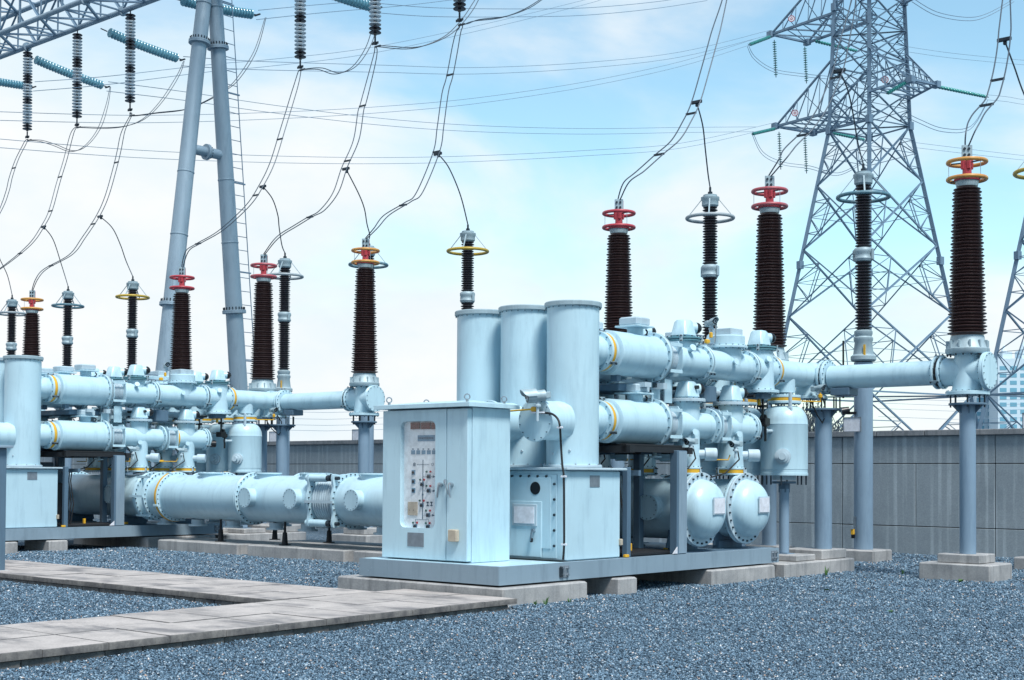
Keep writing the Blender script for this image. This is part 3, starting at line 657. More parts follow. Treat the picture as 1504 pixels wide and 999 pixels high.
for i, (px, yy, w, z1) in enumerate(((-11.84, 16.12, .09, 1.80), (-11.81, 17.38, .26, 2.06), (-12.7, 17.60, .12, 2.02), (-14.23, 17.38, .26, 2.06), (-14.2, 16.12, .09, 1.80), (-12.8, 16.12, .09, 1.8), (-13.4, 16.9, .1, 2.0))):
    g = G(); g.mat('frame_paint')
    if w > .15:
        g.box((px, yy, (z1+.52)/2), (.13, w, z1-.52), None, .006)
        g.mat('galvanised').box((px+.067, yy+.02, (z1+.52)/2), (.006, w-.05, z1-.54))
        g.mat('white_plate').prism([(0, 0), (.12, 0), (.12, .10)], (px+.06, yy-w/2-.11, .53), Y_, Z_, X_, .01)
    else: g.box((px, yy, (z1+.52)/2), (w, w, z1-.52), None, .006)
    build('frame_post', g, t)
g = G(); g.mat('rubber_and_shade')  # lower rails near-black: shade under the tanks put into their colour
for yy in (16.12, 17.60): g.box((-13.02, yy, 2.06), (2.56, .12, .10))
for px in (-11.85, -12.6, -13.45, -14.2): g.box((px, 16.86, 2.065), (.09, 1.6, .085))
g.mat('dull_paint').box((-13.02, 16.75, 3.02), (2.2, .16, .07)); g.box((-13.02, 17.19, 3.02), (2.2, .1, .09))
for px in (-12.6, -13.48): g.box((px, 17.2, 2.55), (.07, .09, 1.0))
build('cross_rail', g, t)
for px in (XA+.05, XA+PH+.05):
    for yy in (17.56, 17.24): g = G(); g.mat('blue_paint').box((px, yy, 2.97), (.02, .20, .36)); build('bracket_plate', g, t)
for c_, z_ in (((-11.80, 16.06, .54), (.05, .09, .04)), ((-12.35, 16.9, .60), (.05, .05, .14)), ((-13.2, 16.9, .60), (.05, .05, .14)), ((-12.35, 17.9, .55), (.05, .2, .05))):
    g = G(); g.mat('yellow_paint').box(c_, z_, None, .006); build('earth_strap', g, t)

t = reg(thing('shade_rack', (-13.0, 16.85, .52), '', 'rack', 'added shading racks inside the base frames'), 'added dark rack of boxes and trays shading the inside of the {b} base frame')  # added rack: top plate blocks light, dark boxes deepen the shade inside
g = G(); g.mat('rubber_and_shade').box((-13.02, 16.86, 2.125), (2.3, 1.42, .03), None, .004); build('top_shade_plate', g, t)
g = G(); g.mat('rubber_and_shade').box((-13.02, 16.86, .545), (2.3, 1.42, .04), None, .004); build('bottom_shade_plate', g, t)
g = G(); g.mat('frame_paint').box((-13.6, 16.5, 1.25), (.5, .5, 1.3), None, .02); build('shade_box', g, t)
g = G(); g.mat('rubber_and_shade').box((-12.75, 16.35, 1.05), (.4, .3, .8), None, .02); build('shade_box', g, t)
g = G(); g.mat('frame_paint').box((-12.3, 16.45, 1.72), (.9, .06, .08)); build('cable_tray', g, t)
g = G(); g.mat('rubber_and_shade')
for q_ in range(5): g.tube([(-12.0-q_*.09, 16.35, .56), (-12.0-q_*.1, 16.42, 1.0), (-12.1-q_*.07, 16.4, 1.5), (-12.2-q_*.1, 16.5, 1.75)], .014, 6)
build('cable', g, t)
g = G(); g.mat('cast_metal').lathe((-11.98, 17.0, 1.95), Z_, [(0, .11), (.02, .11), (.02, .035), (.14, .035), (.15, .10), (.17, .10)], 12); build('bracket_fitting', g, t)
for k in range(2):
    xm = XA+PH*(k+.5)
    for lvl_, zc in (('upper', 3.0), ('lower', 2.46)):
        pass
t = reg(thing('operating_mechanism', (-12.6, 18.7, 2.75), '', 'mechanism', 'dark operating mechanisms'), 'dark box of linkages between the upper and lower pipe rows, {b} switchgear')
g = G(); g.mat('frame_paint').box((-13.05, 18.72, 2.98), (1.9, .34, .26), None, .02); build('housing', g, t)
g = G(); g.mat('black').cyl((-13.9, 18.2, 3.06), (-12.0, 18.2, 3.06), .03, 10); build('drive_shaft', g, t)
g = G(); g.mat('black').cyl((-13.9, 19.86, 3.0), (-12.0, 19.86, 3.0), .03, 10); build('drive_shaft', g, t)
g = G(); g.mat('dull_paint').cyl((-12.75, 17.8, 3.04), (-12.75, 20.2, 3.04), .07, 16); build('gas_pipe', g, t)
g = G(); g.mat('frame_paint').box((-13.05, 16.85, 2.98), (1.7, .9, .10), None, .01); build('cable_tray', g, t)

# bushing line: elbow duct, tee, bushing, column per phase
BX = {0: -9.34, 1: XA+PH, 2: -16.45}; YB = 22.1
RINGS = ['ochre_ring', 'rose_ring', 'red_paint']
def bushing(xb, ph, label):
    t = thing('bushing', (xb, YB, 3.70), label, 'bushing', 'tapered brown bushings')
    n = 46; z0, z1 = 3.99, 6.47; g = G(); pr = [(0, .27), (.0, .275)]
    pr = [(0, .255)]
    for i in range(n):
        f = i/(n-1); h = .03+(z1-z0-.06)*i/n; ph_ = (z1-z0-.06)/n; R = .318-.085*f if i % 2 == 0 else .302-.085*f; c = R-.062
        pr += [(h, c), (h+ph_*.42, R-.006), (h+ph_*.56, R), (h+ph_*.62, R-.004), (h+ph_*.8, c)]
    pr.append((z1-z0, .16)); g.mat('porcelain').lathe((xb, YB, z0), Z_, pr, 40); build('porcelain', g, t, sharp=60)
    g = G(); g.mat('cast_metal').lathe((xb, YB, 3.70), Z_, [(0, .33), (.03, .35), (.085, .35), (.10, .335), (.24, .275), (.30, .262)], 48)
    for kk in range(12):
        a = 2*math.pi*kk/12; g.box((xb+.315*math.cos(a), YB+.315*math.sin(a), 3.86), (.05, .03, .12), Matrix.Rotation(a, 3, 'Z'), .005)
    g.mat('dark_bolt').bolts((xb, YB, 3.70), -Z_, .32, 16, .014, .03); build('base_cone', g, t)
    g = G(); g.mat('cast_metal').lathe((xb, YB, 6.46), Z_, [(0, .17), (.07, .185), (.09, .185)], 32); g.mat('red_paint').lathe((xb, YB, 6.552), Z_, [(0, .20), (.03, .21), (.05, .19), (.065, .11), (.09, .075), (.25, .07)], 32)
    g.box((xb, YB, 6.83), (.15, .13, .12), None, .01)
    for sx in (-1, 1):
        for sy in (-1, 1): g.box((xb+sx*.05, YB+sy*.05, 6.83), (.06, .05, .17), None, .008)
    g.mat('dark_bolt').bolts((xb, YB, 6.60), Z_, .17, 8, .012, .03)
    for sx in (-1, 1): g.bar((xb+sx*.16, YB, 6.58), (xb+sx*.31, YB, 6.57), .02); g.bar((xb+sx*.08, YB, 6.86), (xb+sx*.31, YB, 6.87), .02)
    for sx in (-1, 1): g.mat('steel').cyl((xb+sx*.27, YB-.1, 6.60), (xb+sx*.27, YB-.1, 6.84), .005, 6)
    build('head', g, t)
    for zz in (6.585, 6.865):
        g = G(); g.mat(RINGS[ph] if ph else 'ochre_ring').ring((xb, YB, zz), Z_, .302, .033, 48, 12); build('corona_ring', g, t)
    g = G(); R = Matrix.Rotation(rad(38), 3, 'Z'); g.mat('cast_metal').box((xb, YB, 7.03), (.17, .03, .24), R, .006); g.mat('red_paint').box(Vector((xb, YB, 7.01))+R@Vector((.055, .02, 0)), (.07, .02, .22), R, .004)
    g.mat('dark_bolt')
    for a in (-.035, .035):
        for b_ in (-.045, .055): g.lathe(Vector((xb, YB, 7.03+b_))+R@Vector((a-.01, -.015, 0)), R@Vector((0, -1, 0)), [(0, .022), (.022, .022)], 8)
    build('terminal_pad', g, t)
    return t
def tee(xb, label, capdir):
    t = thing('bushing_tee', (xb, YB, 3.02), label, 'pipe tee', 'tees under the bushings')
    g = G(); g.mat('blue_paint').lathe((xb, YB, 3.10), Z_, [(0, .245), (.16, .23), (.6, .205)], 44); g.lathe((xb-.38, YB, ZU-.04), X_, [(0, .23), (.05, .235), (.38, .215), (.7, .22)], 44); build('housing', g, t)
    g = G(); flange(g, (xb+capdir*.30, YB, ZU-.04), X_*capdir, .305, .05, 18, 'blue_paint'); flange(g, (xb+capdir*.353, YB, ZU-.04), X_*capdir, .305, .028, 16, 'blue_paint', False, .01); build('end_cover', g, t)
    g = G(); flange(g, (xb-capdir*.43, YB, ZU-.04), X_, .275, .04, 14); g.mat('black').lathe((xb-capdir*.475, YB, ZU-.04), X_, [(0, .25), (.04, .25)], 40); flange(g, (xb-capdir*.53, YB, ZU-.04), X_, .275, .04, 14); clips(g, (xb-capdir*.47, YB, ZU-.04), X_, .28, .16, 3); build('side_flange', g, t)
    g = G(); flange(g, (xb, YB, 3.03), Z_, .35, .06, 20, 'blue_paint'); build('foot_flange', g, t)
    return t
def column(xb, yb, top, r, label, plinth_z, grp='round steel columns', plate=True):
    t = thing('steel_column', (xb, yb, plinth_z), label, 'column', grp)
    g = G(); g.mat('column_paint').cyl((xb, yb, plinth_z), (xb, yb, top-.02), r, 40); build('shaft', g, t)
    if plate:
        g = G(); g.mat('frame_paint').disc((xb, yb, top-.035), Z_, r+.17, .035, 32)
        for kk in range(6):
            a = 2*math.pi*kk/6; ca_, sa_ = math.cos(a), math.sin(a); g.prism([(r-.01, 0), (r+.13, 0), (r-.01, -.14)], (xb, yb, top-.036), (ca_, sa_, 0), Z_, (-sa_, ca_, 0), .012)
        g.mat('dark_bolt')
        for kk in range(8):
            a = 2*math.pi*(kk+.5)/8; g.cyl((xb+(r+.135)*math.cos(a), yb+(r+.135)*math.sin(a), top-.07), (xb+(r+.135)*math.cos(a), yb+(r+.135)*math.sin(a), top+.20), .014, 8)
        build('head_plate', g, t)
    return t
def plinth(name, x0, x1, y0, y1, z1, label, tiers=None, grp=None, z0=-.1):
    t = thing(name, ((x0+x1)/2, (y0+y1)/2, 0), label, 'plinth', grp)
    g = G(); g.mat('concrete').box(((x0+x1)/2, (y0+y1)/2, (z0+z1)/2), (x1-x0, y1-y0, z1-z0), None, .02); build('footing', g, t)
    if tiers:
        for (a0, a1, b0, b1, h) in tiers:
            g = G(); g.mat('concrete').box(((a0+a1)/2, (b0+b1)/2, (z1+h)/2), (a1-a0, b1-b0, h-z1-.001), None, .015); build('upper_step', g, t)
    return t
def duct(x0, x1, label):
    t = thing('gas_duct', (x0, YB, ZU-.04), label, 'pipe', 'long ducts to the bushings')
    s = 1 if x1 > x0 else -1; L = abs(x1-x0)-.55
    g = G(); g.mat('blue_paint').lathe((x0, YB, ZU-.02), X_*s, [(0, .215), (.24, .215)], 44)
    g.lathe((x0+s*.38, YB, ZU-.04), X_*s, [(0, .207), (L-.38, .207)], 44); build('pipe', g, t)
    g = G(); flange(g, (x0+s*.22, YB, ZU-.03), X_*s, .30, .045, 18); g.mat('black').lathe((x0+s*.27, YB, ZU-.03), X_*s, [(0, .26), (.03, .26)], 40); flange(g, (x0+s*.30, YB, ZU-.03), X_*s, .30, .045, 18); clips(g, (x0+s*.28, YB, ZU-.03), X_, .305, .15, 3); build('flange', g, t)
    g = G(); g.mat('frame_paint').box((x0+s*.62, YB, ZU-.30), (.36, .34, .13), None, .01); build('saddle', g, t)
    return t
for b in range(3):
    off = (0, -14.42, -29.06)[b]; bn = ['right-hand', 'left-hand', 'far left'][b]
    for ph in range(3):
        if b == 2 and ph: continue
        xb = BX[ph]+off
        rn = ['front', 'middle', 'rear'][ph]; lr = ['nearest', 'middle', 'farthest'][ph]
        lb = ('%s of the %s trio of brown bushings, topped by %s rings' % (lr, bn, ['orange-yellow', 'rose-red', 'red'][ph])) if b < 2 else 'brown bushing with orange-yellow rings at the far left edge'
        bushing(xb, ph, lb)
        tee(xb, '%s blue pipe tee carrying a bushing of the %s trio' % (lr, bn) if b < 2 else 'blue pipe tee carrying the bushing at the far left edge', -1 if ph == 2 else 1)
        column(xb, YB, 2.90, .13, '%s round column under a bushing of the %s trio' % (lr, bn) if b < 2 else 'round column under the bushing at the far left edge', .44)
        plinth('concrete_plinth', xb-.68, xb+.52, 21.72, 22.65, .29, 'stepped plinth of the %s bushing column, %s trio' % (lr, bn) if b < 2 else 'stepped plinth of the far left bushing column', [(xb-.42, xb+.30, 21.86, 22.50, .44)], 'stepped concrete plinths')
        if b < 2 and ph != 1: duct(XA+PH*ph+D2*b, xb, 'long straight blue duct to the %s bushing of the %s trio' % (lr, bn))
    if b == 2: duct(xb-2.6, xb, 'long blue duct to the far left bushing')

# elbow columns, plinth blocks of a bay
def bay_ground(dx, b, bn):
    P_ = lambda *a, **k: plinth('concrete_plinth', a[0]+dx, a[1]+dx, a[2], a[3], a[4], a[5] % bn, grp='low concrete plinths', **k)
    P_(-14.71, -11.60, 13.19, 14.92, .252, 'long low plinth under the cabinet end of the %s switchgear')
    P_(-12.6, -11.60, 15.62, 16.06, .252, 'small square concrete block under the %s steel base frame')
    P_(-14.6, -13.6, 15.62, 16.06, .252, 'rear small concrete block under the %s steel base frame')
    P_(-14.6, -11.62, 18.02, 19.88, .252, 'broad low plinth under the domed tank end of the %s switchgear')
    column(XA+.22+dx, 22.1, 2.88, .15, 'round column under the pipe bend of the %s switchgear' % bn, .42)
    t = plinth('concrete_plinth', -14.9+dx, -11.62+dx, 20.19, 22.62, .252, 'big two-level plinth behind the base frame of the %s switchgear' % bn, [(-12.4+dx, -11.75+dx, 20.80, 21.45, .36), (-13.9+dx, -12.6+dx, 20.80, 21.45, .36), (-12.5+dx, -11.72+dx, 21.62, 22.5, .42)], 'low concrete plinths')
bay_ground(0, 0, 'right-hand'); bay_ground(D2, 1, 'left-hand')

# copy the bay to the left-hand position
for o, tmpl, ph in repeat:
    if o.name.startswith('control_cabinet') or 'front viewing camera' in tmpl: continue
    dup(o, (D2, 0, 0), tmpl.format(b=BAYN[1], p=PHN[ph] if ph is not None else ''))
# left-hand control cabinet is outside the view on the left

# ================================================================== two main busbar tanks along X
def busbar(Y, z, R, name, nm, end):
    t = thing('busbar_tank', (-26, Y, .25), 'long thick pale blue busbar tank near the ground, %s of the two' % nm, 'busbar tank', 'long busbar tanks')
    xe = -11.98
    # dome end
    g = G(); pr = [(0, R+.055), (.02, R+.065), (.05, R+.065), (.055, R+.055)]
    g.mat('blue_paint').disc((xe-.045, Y, z), X_, R+.075, .04, 56); g.mat('dull_paint').disc((xe, Y, z), X_, R+.075, .045, 56)
    g.mat('dark_bolt').bolts((xe+.045, Y, z), X_, R+.025, 26, .017, .022); g.bolts((xe-.045, Y, z), -X_, R+.045, 26, .015, .022)
    g.mat('dull_paint').box((xe+.0, Y, z+R+.10), (.03, .10, .09), None, .01)
    build('end_flange', g, t)
    g = G(); pr = [(0, R-.035)]
    for i in range(0, 13):
        a = math.pi/2*i/12; pr.append((.03+.27*math.sin(a), max(1e-4, (R-.045)*math.cos(a)**.72)))
    g.mat('blue_paint').lathe((xe+.042, Y, z), X_, pr, 56); dm = build('domed_end', g, t, sharp=60)
    g = G(); g.mat('dull_paint').box((xe+.352, Y+.02, z+.06), (.012, .33, .27), None, .003); g.mat('white_plate').box((xe+.361, Y+.02, z+.06), (.008, .29, .23)); g.mat('dull_paint').box((xe+.20, Y+.02, z+.06), (.29, .05, .2)); build('sign_plate', g, dm)
    # shell pieces
    secs = [(-12.02, -16.9), (-16.98, -19.86), (-20.62, -22.78), (-22.86, -25.55), (-25.64, -26.0), (-26.35, -31.5), (-31.58, -40.5)]
    for a, b_ in secs:
        g = G(); g.mat('blue_paint').lathe((b_, Y, z), X_, [(0, R-.03), (a-b_, R-.03)], 64)
        g.mat('dull_paint').lathe((b_+.3*(a-b_), Y, z-R+.02), -Z_, [(0, .14), (.10, .14), (.10, .20), (.14, .20)], 20)
        if abs(a-b_) > 1.5: g.lathe((b_+.75*(a-b_), Y, z-R+.02), -Z_, [(0, .14), (.10, .14), (.10, .20), (.14, .20)], 20)
        build('shell', g, t)
    for xx in (-16.98, -22.86, -25.60, -26.05, -26.40, -31.58):
        g = G()
        for s_ in ((-.012, .077) if xx == -25.60 else (0, .045)):
            g.mat('blue_paint').disc((xx-.005+s_, Y, z), X_, R+.04, .036, 64)
        g.mat('dark_bolt').bolts((xx+(.096 if xx == -25.60 else .076), Y, z), X_, R+.01, 32, .013, .018); g.bolts((xx-.005, Y, z), -X_, R+.01, 32, .013, .018)
        build('flange', g, t)
    g = G(); g.mat('yellow_paint').lathe((-25.577, Y, z), X_, [(0, R+.034), (.003, R+.048), (.042, R+.048), (.045, R+.034)], 64); build('yellow_band', g, t)
    for an in (200, 20, 110, 290): 
        g = G(); g.mat('blue_paint'); o = Vector((0, math.cos(rad(an)), math.sin(rad(an)))); g.box(Vector((-25.56, Y, z))+o*(R+.05), (.16, .05, .03) if abs(o.z) > .7 else (.16, .03, .05), None, .005); build('strap', g, t)
    for an in (180, 230, 130, 0): 
        g = G(); g.mat('blue_paint'); o = Vector((0, math.cos(rad(an)), math.sin(rad(an)))); g.bar(Vector((-26.5, Y, z))+o*(R+.05), Vector((-25.98, Y, z))+o*(R+.05), .03, .05); build('strap', g, t)
    # bellows with bolted clevis ears
    g = G(); pr = [(0, R-.06)]
    for i in range(9):
        h = .03+i*.065; pr += [(h, R-.12), (h+.010, R-.05), (h+.024, R-.03), (h+.038, R-.03), (h+.052, R-.05), (h+.060, R-.12)]
    pr.append((.62, R-.06)); g.mat('dull_paint').lathe((-20.55, Y, z), X_, pr, 64); build('bellows', g, t)
    for xx in (-20.62, -19.92):
        g = G(); poly = []
        for i in range(72):
            a = 2*math.pi*i/72; lob = max([math.exp(-((math.degrees(a)-c0+180) % 360-180)**2/130.) for c0 in (45, 135, 225, 315)]); r_ = R+.03+.17*lob
            poly.append((r_*math.cos(a), r_*math.sin(a)))
        g.mat('blue_paint').prism(poly, (xx, Y, z), Y_, Z_, X_, .05)
        g.mat('dark_bolt').bolts((xx+.05, Y, z), X_, R+.005, 28, .014, .02); g.bolts((xx, Y, z), -X_, R+.005, 28, .014, .02); build('lobed_flange', g, t)
    for an in (45, 135, 225, 315):
        o = Vector((0, math.cos(rad(an)), math.sin(rad(an)))); g = G(); c = Vector((-20.70, Y, z))+o*(R+.11)
        g.mat('blue_paint').lathe(c, X_, [(0, .05), (.02, .072), (.56, .072), (.6, .06)], 24); g.mat('dark_bolt').lathe(c, X_, [(.6, .06), (.68, .06), (.68, .035), (.92, .035)], 12)
        build('tie_rod', g, t)
    g = G(); g.mat('dull_paint')
    g.bar((-20.66, Y-R-.03, z-.02), (-19.85, Y-R-.03, z-.02), .012, .05); build('tie_bar', g, t)
    # round ports towards the path
    for xx in (-12.52, -13.5, -16.3, -19.23, -20.98, -22.38, -27.2, -29.2):
        g = G(); g.mat('blue_paint').lathe((xx, Y-R*.62, z+.03), -Y_, [(0, .185), (R*.38+.11, .185)], 36); flange(g, (xx, Y-R-.10, z+.03), -Y_, .205, .03, 14, 'blue_paint', False, .009); build('inspection_port', g, t)
    # top collars
    for xx in (-13.3, -18.2, -19.3, -21.0, -22.4, -24.3, -27.9):
        g = G(); g.mat('blue_paint').lathe((xx, Y, z+R-.10), Z_, [(0, .24), (.10, .24)], 32); flange(g, (xx, Y, z+R), Z_, .28, .03, 16, 'blue_paint', False, .01); build('top_cover', g, t)
    for xx in ((-21.68, -23.75, -17.8) if Y < 19 else (-21.85, -23.6, -18.4)):
        g = G(); g.mat('rubber_and_shade').lathe((xx, Y-.15, .255), Z_, [(0, .12), (.015, .12), (.016, .062), (.25, .045), (.25, .026), (.46, .024)], 20); build('jack_foot', g, t)
    for xx in (-12.3, -14.3, -16.4, -27.2, -29.4):
        g = G(); g.mat('frame_paint').box((xx, Y, .58), (.12, .7, .12)); g.box((xx, Y, .51), (.3, .8, .03))
        g.prism([(-.42, .57), (.42, .57), (.36, .85), (-.36, .85)], (xx-.01, Y, 0), Y_, Z_, X_, .02); build('cradle', g, t)
busbar(18.20, 1.165, .50, 'a', 'nearer', 0)
busbar(19.52, 1.165, .50, 'b', 'farther', 0)
for i, (a, b_, y0, y1, l) in enumerate(((-22.38, -19.50, 17.66, 18.9, 'right one of two long plinths under the busbar tank between groups'), (-25.35, -22.62, 17.60, 18.9, 'left one of two long plinths under the busbar tank between groups'), (-19.3, -16.6, 17.7, 18.9, 'long low plinth under the busbar tank behind the control cabinet'))):
    plinth('concrete_plinth', a, b_, y0, y1, .252, l, None, 'long busbar plinths')
plinth('concrete_plinth', -23.2, -16.8, 19.0, 20.1, .25, 'long plinth under the farther busbar tank between the two groups', None, 'long busbar plinths')

# ================================================================== surge arresters
YA = 25.5
def arrester(xa, ringm, label, k):
    t = thing('surge_arrester', (xa, YA, 4.0), label, 'arrester', 'slim two-part arresters')
    for (z0, z1, r) in ((6.26, 7.52, .125), (4.62, 5.98, .13)):
        n = 22; g = G(); pr = [(0, r-.03)]
        for i in range(n):
            hh = (z1-z0)/n; h = i*hh; R = r+(.028 if i % 2 else .040); pr += [(h+.004, r-.02), (h+hh*.40, R-.004), (h+hh*.55, R), (h+hh*.66, R-.006), (h+hh*.9, r-.02)]
        pr.append((z1-z0, r-.03)); g.mat('porcelain_dark').lathe((xa, YA, z0), Z_, pr, 32); build('porcelain', g, t, sharp=60)
    g = G(); g.mat('cast_metal').lathe((xa, YA, 5.96), Z_, [(0, .12), (.02, .17), (.07, .19), (.12, .17), (.16, .17), (.2, .19), (.25, .19), (.28, .17), (.30, .12)], 28)
    for sx in (-1, 1): g.box((xa+sx*.2, YA, 6.11), (.04, .08, .22), None, .01)
    build('middle_joint', g, t)
    g = G(); g.mat('cast_metal').lathe((xa, YA, 3.98), Z_, [(0, .22), (.03, .25), (.10, .25), (.14, .2), (.38, .17), (.42, .19), (.47, .19), (.50, .16), (.55, .18), (.6, .18), (.64, .12)], 28); g.mat('yellow_paint').box((xa+.12, YA-.19, 4.15), (.04, .02, .3)); build('base_joint', g, t)
    g = G(); g.mat('cast_metal').lathe((xa, YA, 7.50), Z_, [(0, .14), (.04, .18), (.14, .18), (.17, .20), (.22, .20), (.24, .15), (.27, .15)], 28); g.mat('dark_bolt').lathe((xa, YA, 7.76), Z_, [(0, .05), (.08, .05), (.08, .025), (.18, .025)], 12); build('top_cap', g, t)
    g = G(); g.mat('cast_metal')
    for a in (30, 120, 210, 300):
        c, s_ = math.cos(rad(a)), math.sin(rad(a)); g.bar((xa+c*.17, YA+s_*.17, 7.69), (xa+c*.50, YA+s_*.50, 7.28), .03, .012)
    build('ring_strut', g, t)
    g = G(); g.mat(ringm).ring((xa, YA, 7.27), Z_, .50, .038, 56, 12); build('grading_ring', g, t)
    column(xa, YA, 3.98, .185, 'thick round column under the '+label.replace('slim ', ''), .25, 'thick columns under the arresters', False)
ARR = [(-9.33, 'ring_yellow', 'slim yellow-ringed arrester cut by the right edge'), (-12.915, 'ring_blue', 'slim arrester with blue-green ring before the tower'), (-16.524, 'ring_grey', 'slim grey-ringed arrester between the right bushings'),
       (-23.68, 'ring_yellow', 'slim yellow-ringed arrester behind the upright cylinders'), (-27.30, 'ring_blue', 'slim blue-ringed arrester behind an orange-ringed bushing'), (-30.75, 'ring_grey', 'slim grey-ringed arrester behind the rose-ringed bushing'),
       (-38.24, 'ring_yellow', 'slim yellow-ringed arrester left of the steel leg'), (-42.02, 'ring_blue', 'slim blue-ringed arrester on the far left'), (-45.65, 'ring_grey', 'leftmost slim grey-ringed arrester')]
def arr_all():
    for k, (xa, rm, lb) in enumerate(ARR):
        arrester(xa, rm, lb, k)
        plinth('concrete_plinth', xa-.42, xa+.42, 25.08, 25.9, .25, 'concrete footing under the column of the '+lb.replace('slim ', ''), None, 'arrester footings')
arr_all()
for o in list(bpy.data.objects):
    if o.name.startswith('steel_column') and 'thick round column under the' in o.get('label', ''):
        xa = o.location.x
        t = thing('notice_board', (xa-.02, 25.28, 2.62), 'white board on the column of the '+o['label'].replace('thick round column under the ', ''), 'sign', 'white boards on the arrester columns')
        g = G(); g.mat('white_plate').box((xa-.12, 25.27, 2.72), (.36, .02, .27)); build('board', g, t)
        g = G(); g.mat('grey_plate')
        for (dx, dz, w, h) in ((0, .14, .38, .014), (0, -.14, .38, .014), (.187, 0, .014, .29), (-.187, 0, .014, .29)): g.box((xa-.12+dx, 25.262, 2.72+dz), (w, .024, h))
        g.box((xa-.05, 25.30, 2.72), (.1, .06, .06)); build('frame', g, t)
t = thing('flood_lamp', (-13.1, 25.3, 3.0), 'small round dark lamp on the column before the lattice tower', 'lamp')
g = G(); d = Vector((-.8, -.6, -.25)).normalized(); g.mat('black').lathe(Vector((-13.12, 25.30, 3.02)), d, [(0, .06), (.16, .085)], 24); g.box((-13.08, 25.32, 2.95), (.2, .1, .05)); build('housing', g, t)
g = G(); g.mat('steel').lathe(Vector((-13.12, 25.30, 3.02))+d*.161, d, [(0, .078), (.01, .05)], 24); build('lens', g, t)
t = thing('leakage_counter', (-13.02, 25.28, .5), 'small yellow and white counter low on the column before the wall', 'counter')
g = G(); g.mat('yellow_paint').box((-13.02, 25.25, .60), (.07, .06, .12), None, .012); g.mat('steel').lathe((-13.02, 25.26, .66), Vector((.2, -1, .4)), [(0, .03), (.05, .03)], 16); g.box((-13.0, 25.30, .80), (.04, .04, .2)); g.mat('black').box((-13.02, 25.27, .52), (.06, .05, .1)); build('housing', g, t)
t = tag(build('earthing_rod', G().mat('rubber_and_shade').cyl((-13.25, 25.3, 3.25), (-13.25, 25.3, 4.4), .02, 8), None, (-13.25, 25.3, 3.25)), 'thin dark vertical rod beside the column before the lattice tower', 'rod')
tag(build('lightning_rod', G().mat('galvanised').cyl((-17.0, 18.4, 1.2), (-17.0, 18.4, 3.85), .012, 8), None, (-17.0, 18.4, .2)), 'thin bare vertical rod left of the upright cylinders', 'rod')

# ================================================================== boundary wall
yw = 28.56
t = thing('boundary_wall', (-30, yw+.12, 0), 'long grey precast concrete wall with pale vertical streaks behind everything', 'wall')
g = G(); g.mat('wall_concrete')
x = 9.55
while x > -95:
    x0 = x-3.505
    for (z0, z1, n) in ((-.1, .612, 1), (.628, 1.972, 2), (1.988, 2.575, 1)):
        for i in range(n):
            a0 = x0+(x-x0)*i/n; a1 = x0+(x-x0)*(i+1)/n; g.box(((a0+a1)/2, yw+.08, (z0+z1)/2), (a1-a0-.016, .16, z1-z0), None, .006)
    x = x0
build('panel', g, t)
g = G(); g.mat('rubber_and_shade').box((-42, yw+.20, 1.3), (106, .14, 2.6)); build('backing', g, t)
g = G(); x = 9.4; g.mat('coping')
while x > -95: g.box((x-.56, yw+.12, 2.64), (1.11, .42, .125), None, .012); x -= 1.12
build('coping_stone', g, t)

# ================================================================== ground, path, gravel
g = G(); g.mat('gravel_bed'); g.add([(-1500, -300, 0), (1500, -300, 0), (1500, 1800, 0), (-1500, 1800, 0)], [(0, 1, 2, 3)]); tag(build('ground', g), kind='structure')
g = G()
def slab(p0, p1, p2, p3, z0, z1, bev=.013):
    c = [Vector((p[0], p[1], 0)) for p in (p0, p1, p2, p3)]; m = (c[0]+c[1]+c[2]+c[3])/4
    c = [q+(m-q).normalized()*.005 for q in c]; ins = [q+(m-q).normalized()*bev*1.3 for q in c]
    vs = [q+Z_*z0 for q in c]+[q+Z_*(z1-bev) for q in c]+[q+Z_*(z1-bev*.3)+(m-q).normalized()*bev*.4 for q in c]+[q+Z_*z1 for q in ins]
    fs = [(3, 2, 1, 0), (12, 13, 14, 15)]
    for l in range(3):
        for k in range(4): fs.append((l*4+k, l*4+(k+1) % 4, l*4+4+(k+1) % 4, l*4+4+k))
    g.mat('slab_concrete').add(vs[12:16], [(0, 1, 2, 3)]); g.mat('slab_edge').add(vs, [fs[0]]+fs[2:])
g.mat('slab_concrete')
def lr(y): return -10.93-(y-6.1)*.055   # right edge of the near arm
def ll(y): return lr(y)-2.02
ys_ = [13.14, 12.5, 11.86, 11.2, 10.5]+[9.85-.68*i for i in range(12)]
RS = random.Random(3)
for i in range(len(ys_)-1):
    a, b_ = ys_[i+1], ys_[i]; dz = RS.uniform(-.004, .004)
    xm = lambda y: (lr(y)+ll(y))/2+.1
    slab((xm(a), a), (lr(a), a), (lr(b_), b_), (xm(b_), b_), .085, .152+dz); slab((ll(a), a), (xm(a), a), (xm(b_), b_), (ll(b_), b_), .085, .150-dz)
x = -13.28
i = 0
while x > -32:
    x0 = x-(.92+.0*i); e0 = 10.86; e1 = 12.62 if x > -30 else 12.7; em = 11.75
    dz = RS.uniform(-.004, .004)
    slab((x0, e0), (x, e0), (x, em), (x0, em), .085, .151+dz); slab((x0, em), (x, em), (x, e1), (x0, e1), .085, .150-dz); x = x0; i += 1
tag(build('walkway', g), kind='structure')
g = G(); g.mat('slab_edge')
y = 13.0
while y > 2.2: 
    L = RS.uniform(.38, .52); hz = RS.uniform(0, .01)
    for X in (lr(y)-.08, ll(y)+.095): g.box((X-.02, y-L/2, .02), (.14, L-.012, .13), None, .012)
    y -= L
x = -13.2
while x > -31.5:
    L = RS.uniform(.38, .52)
    for Yk in (10.95, 12.53): g.box((x-L/2, Yk, .02), (L-.012, .14, .13), None, .012)
    x -= L
tag(build('walkway_kerb', g), kind='structure')
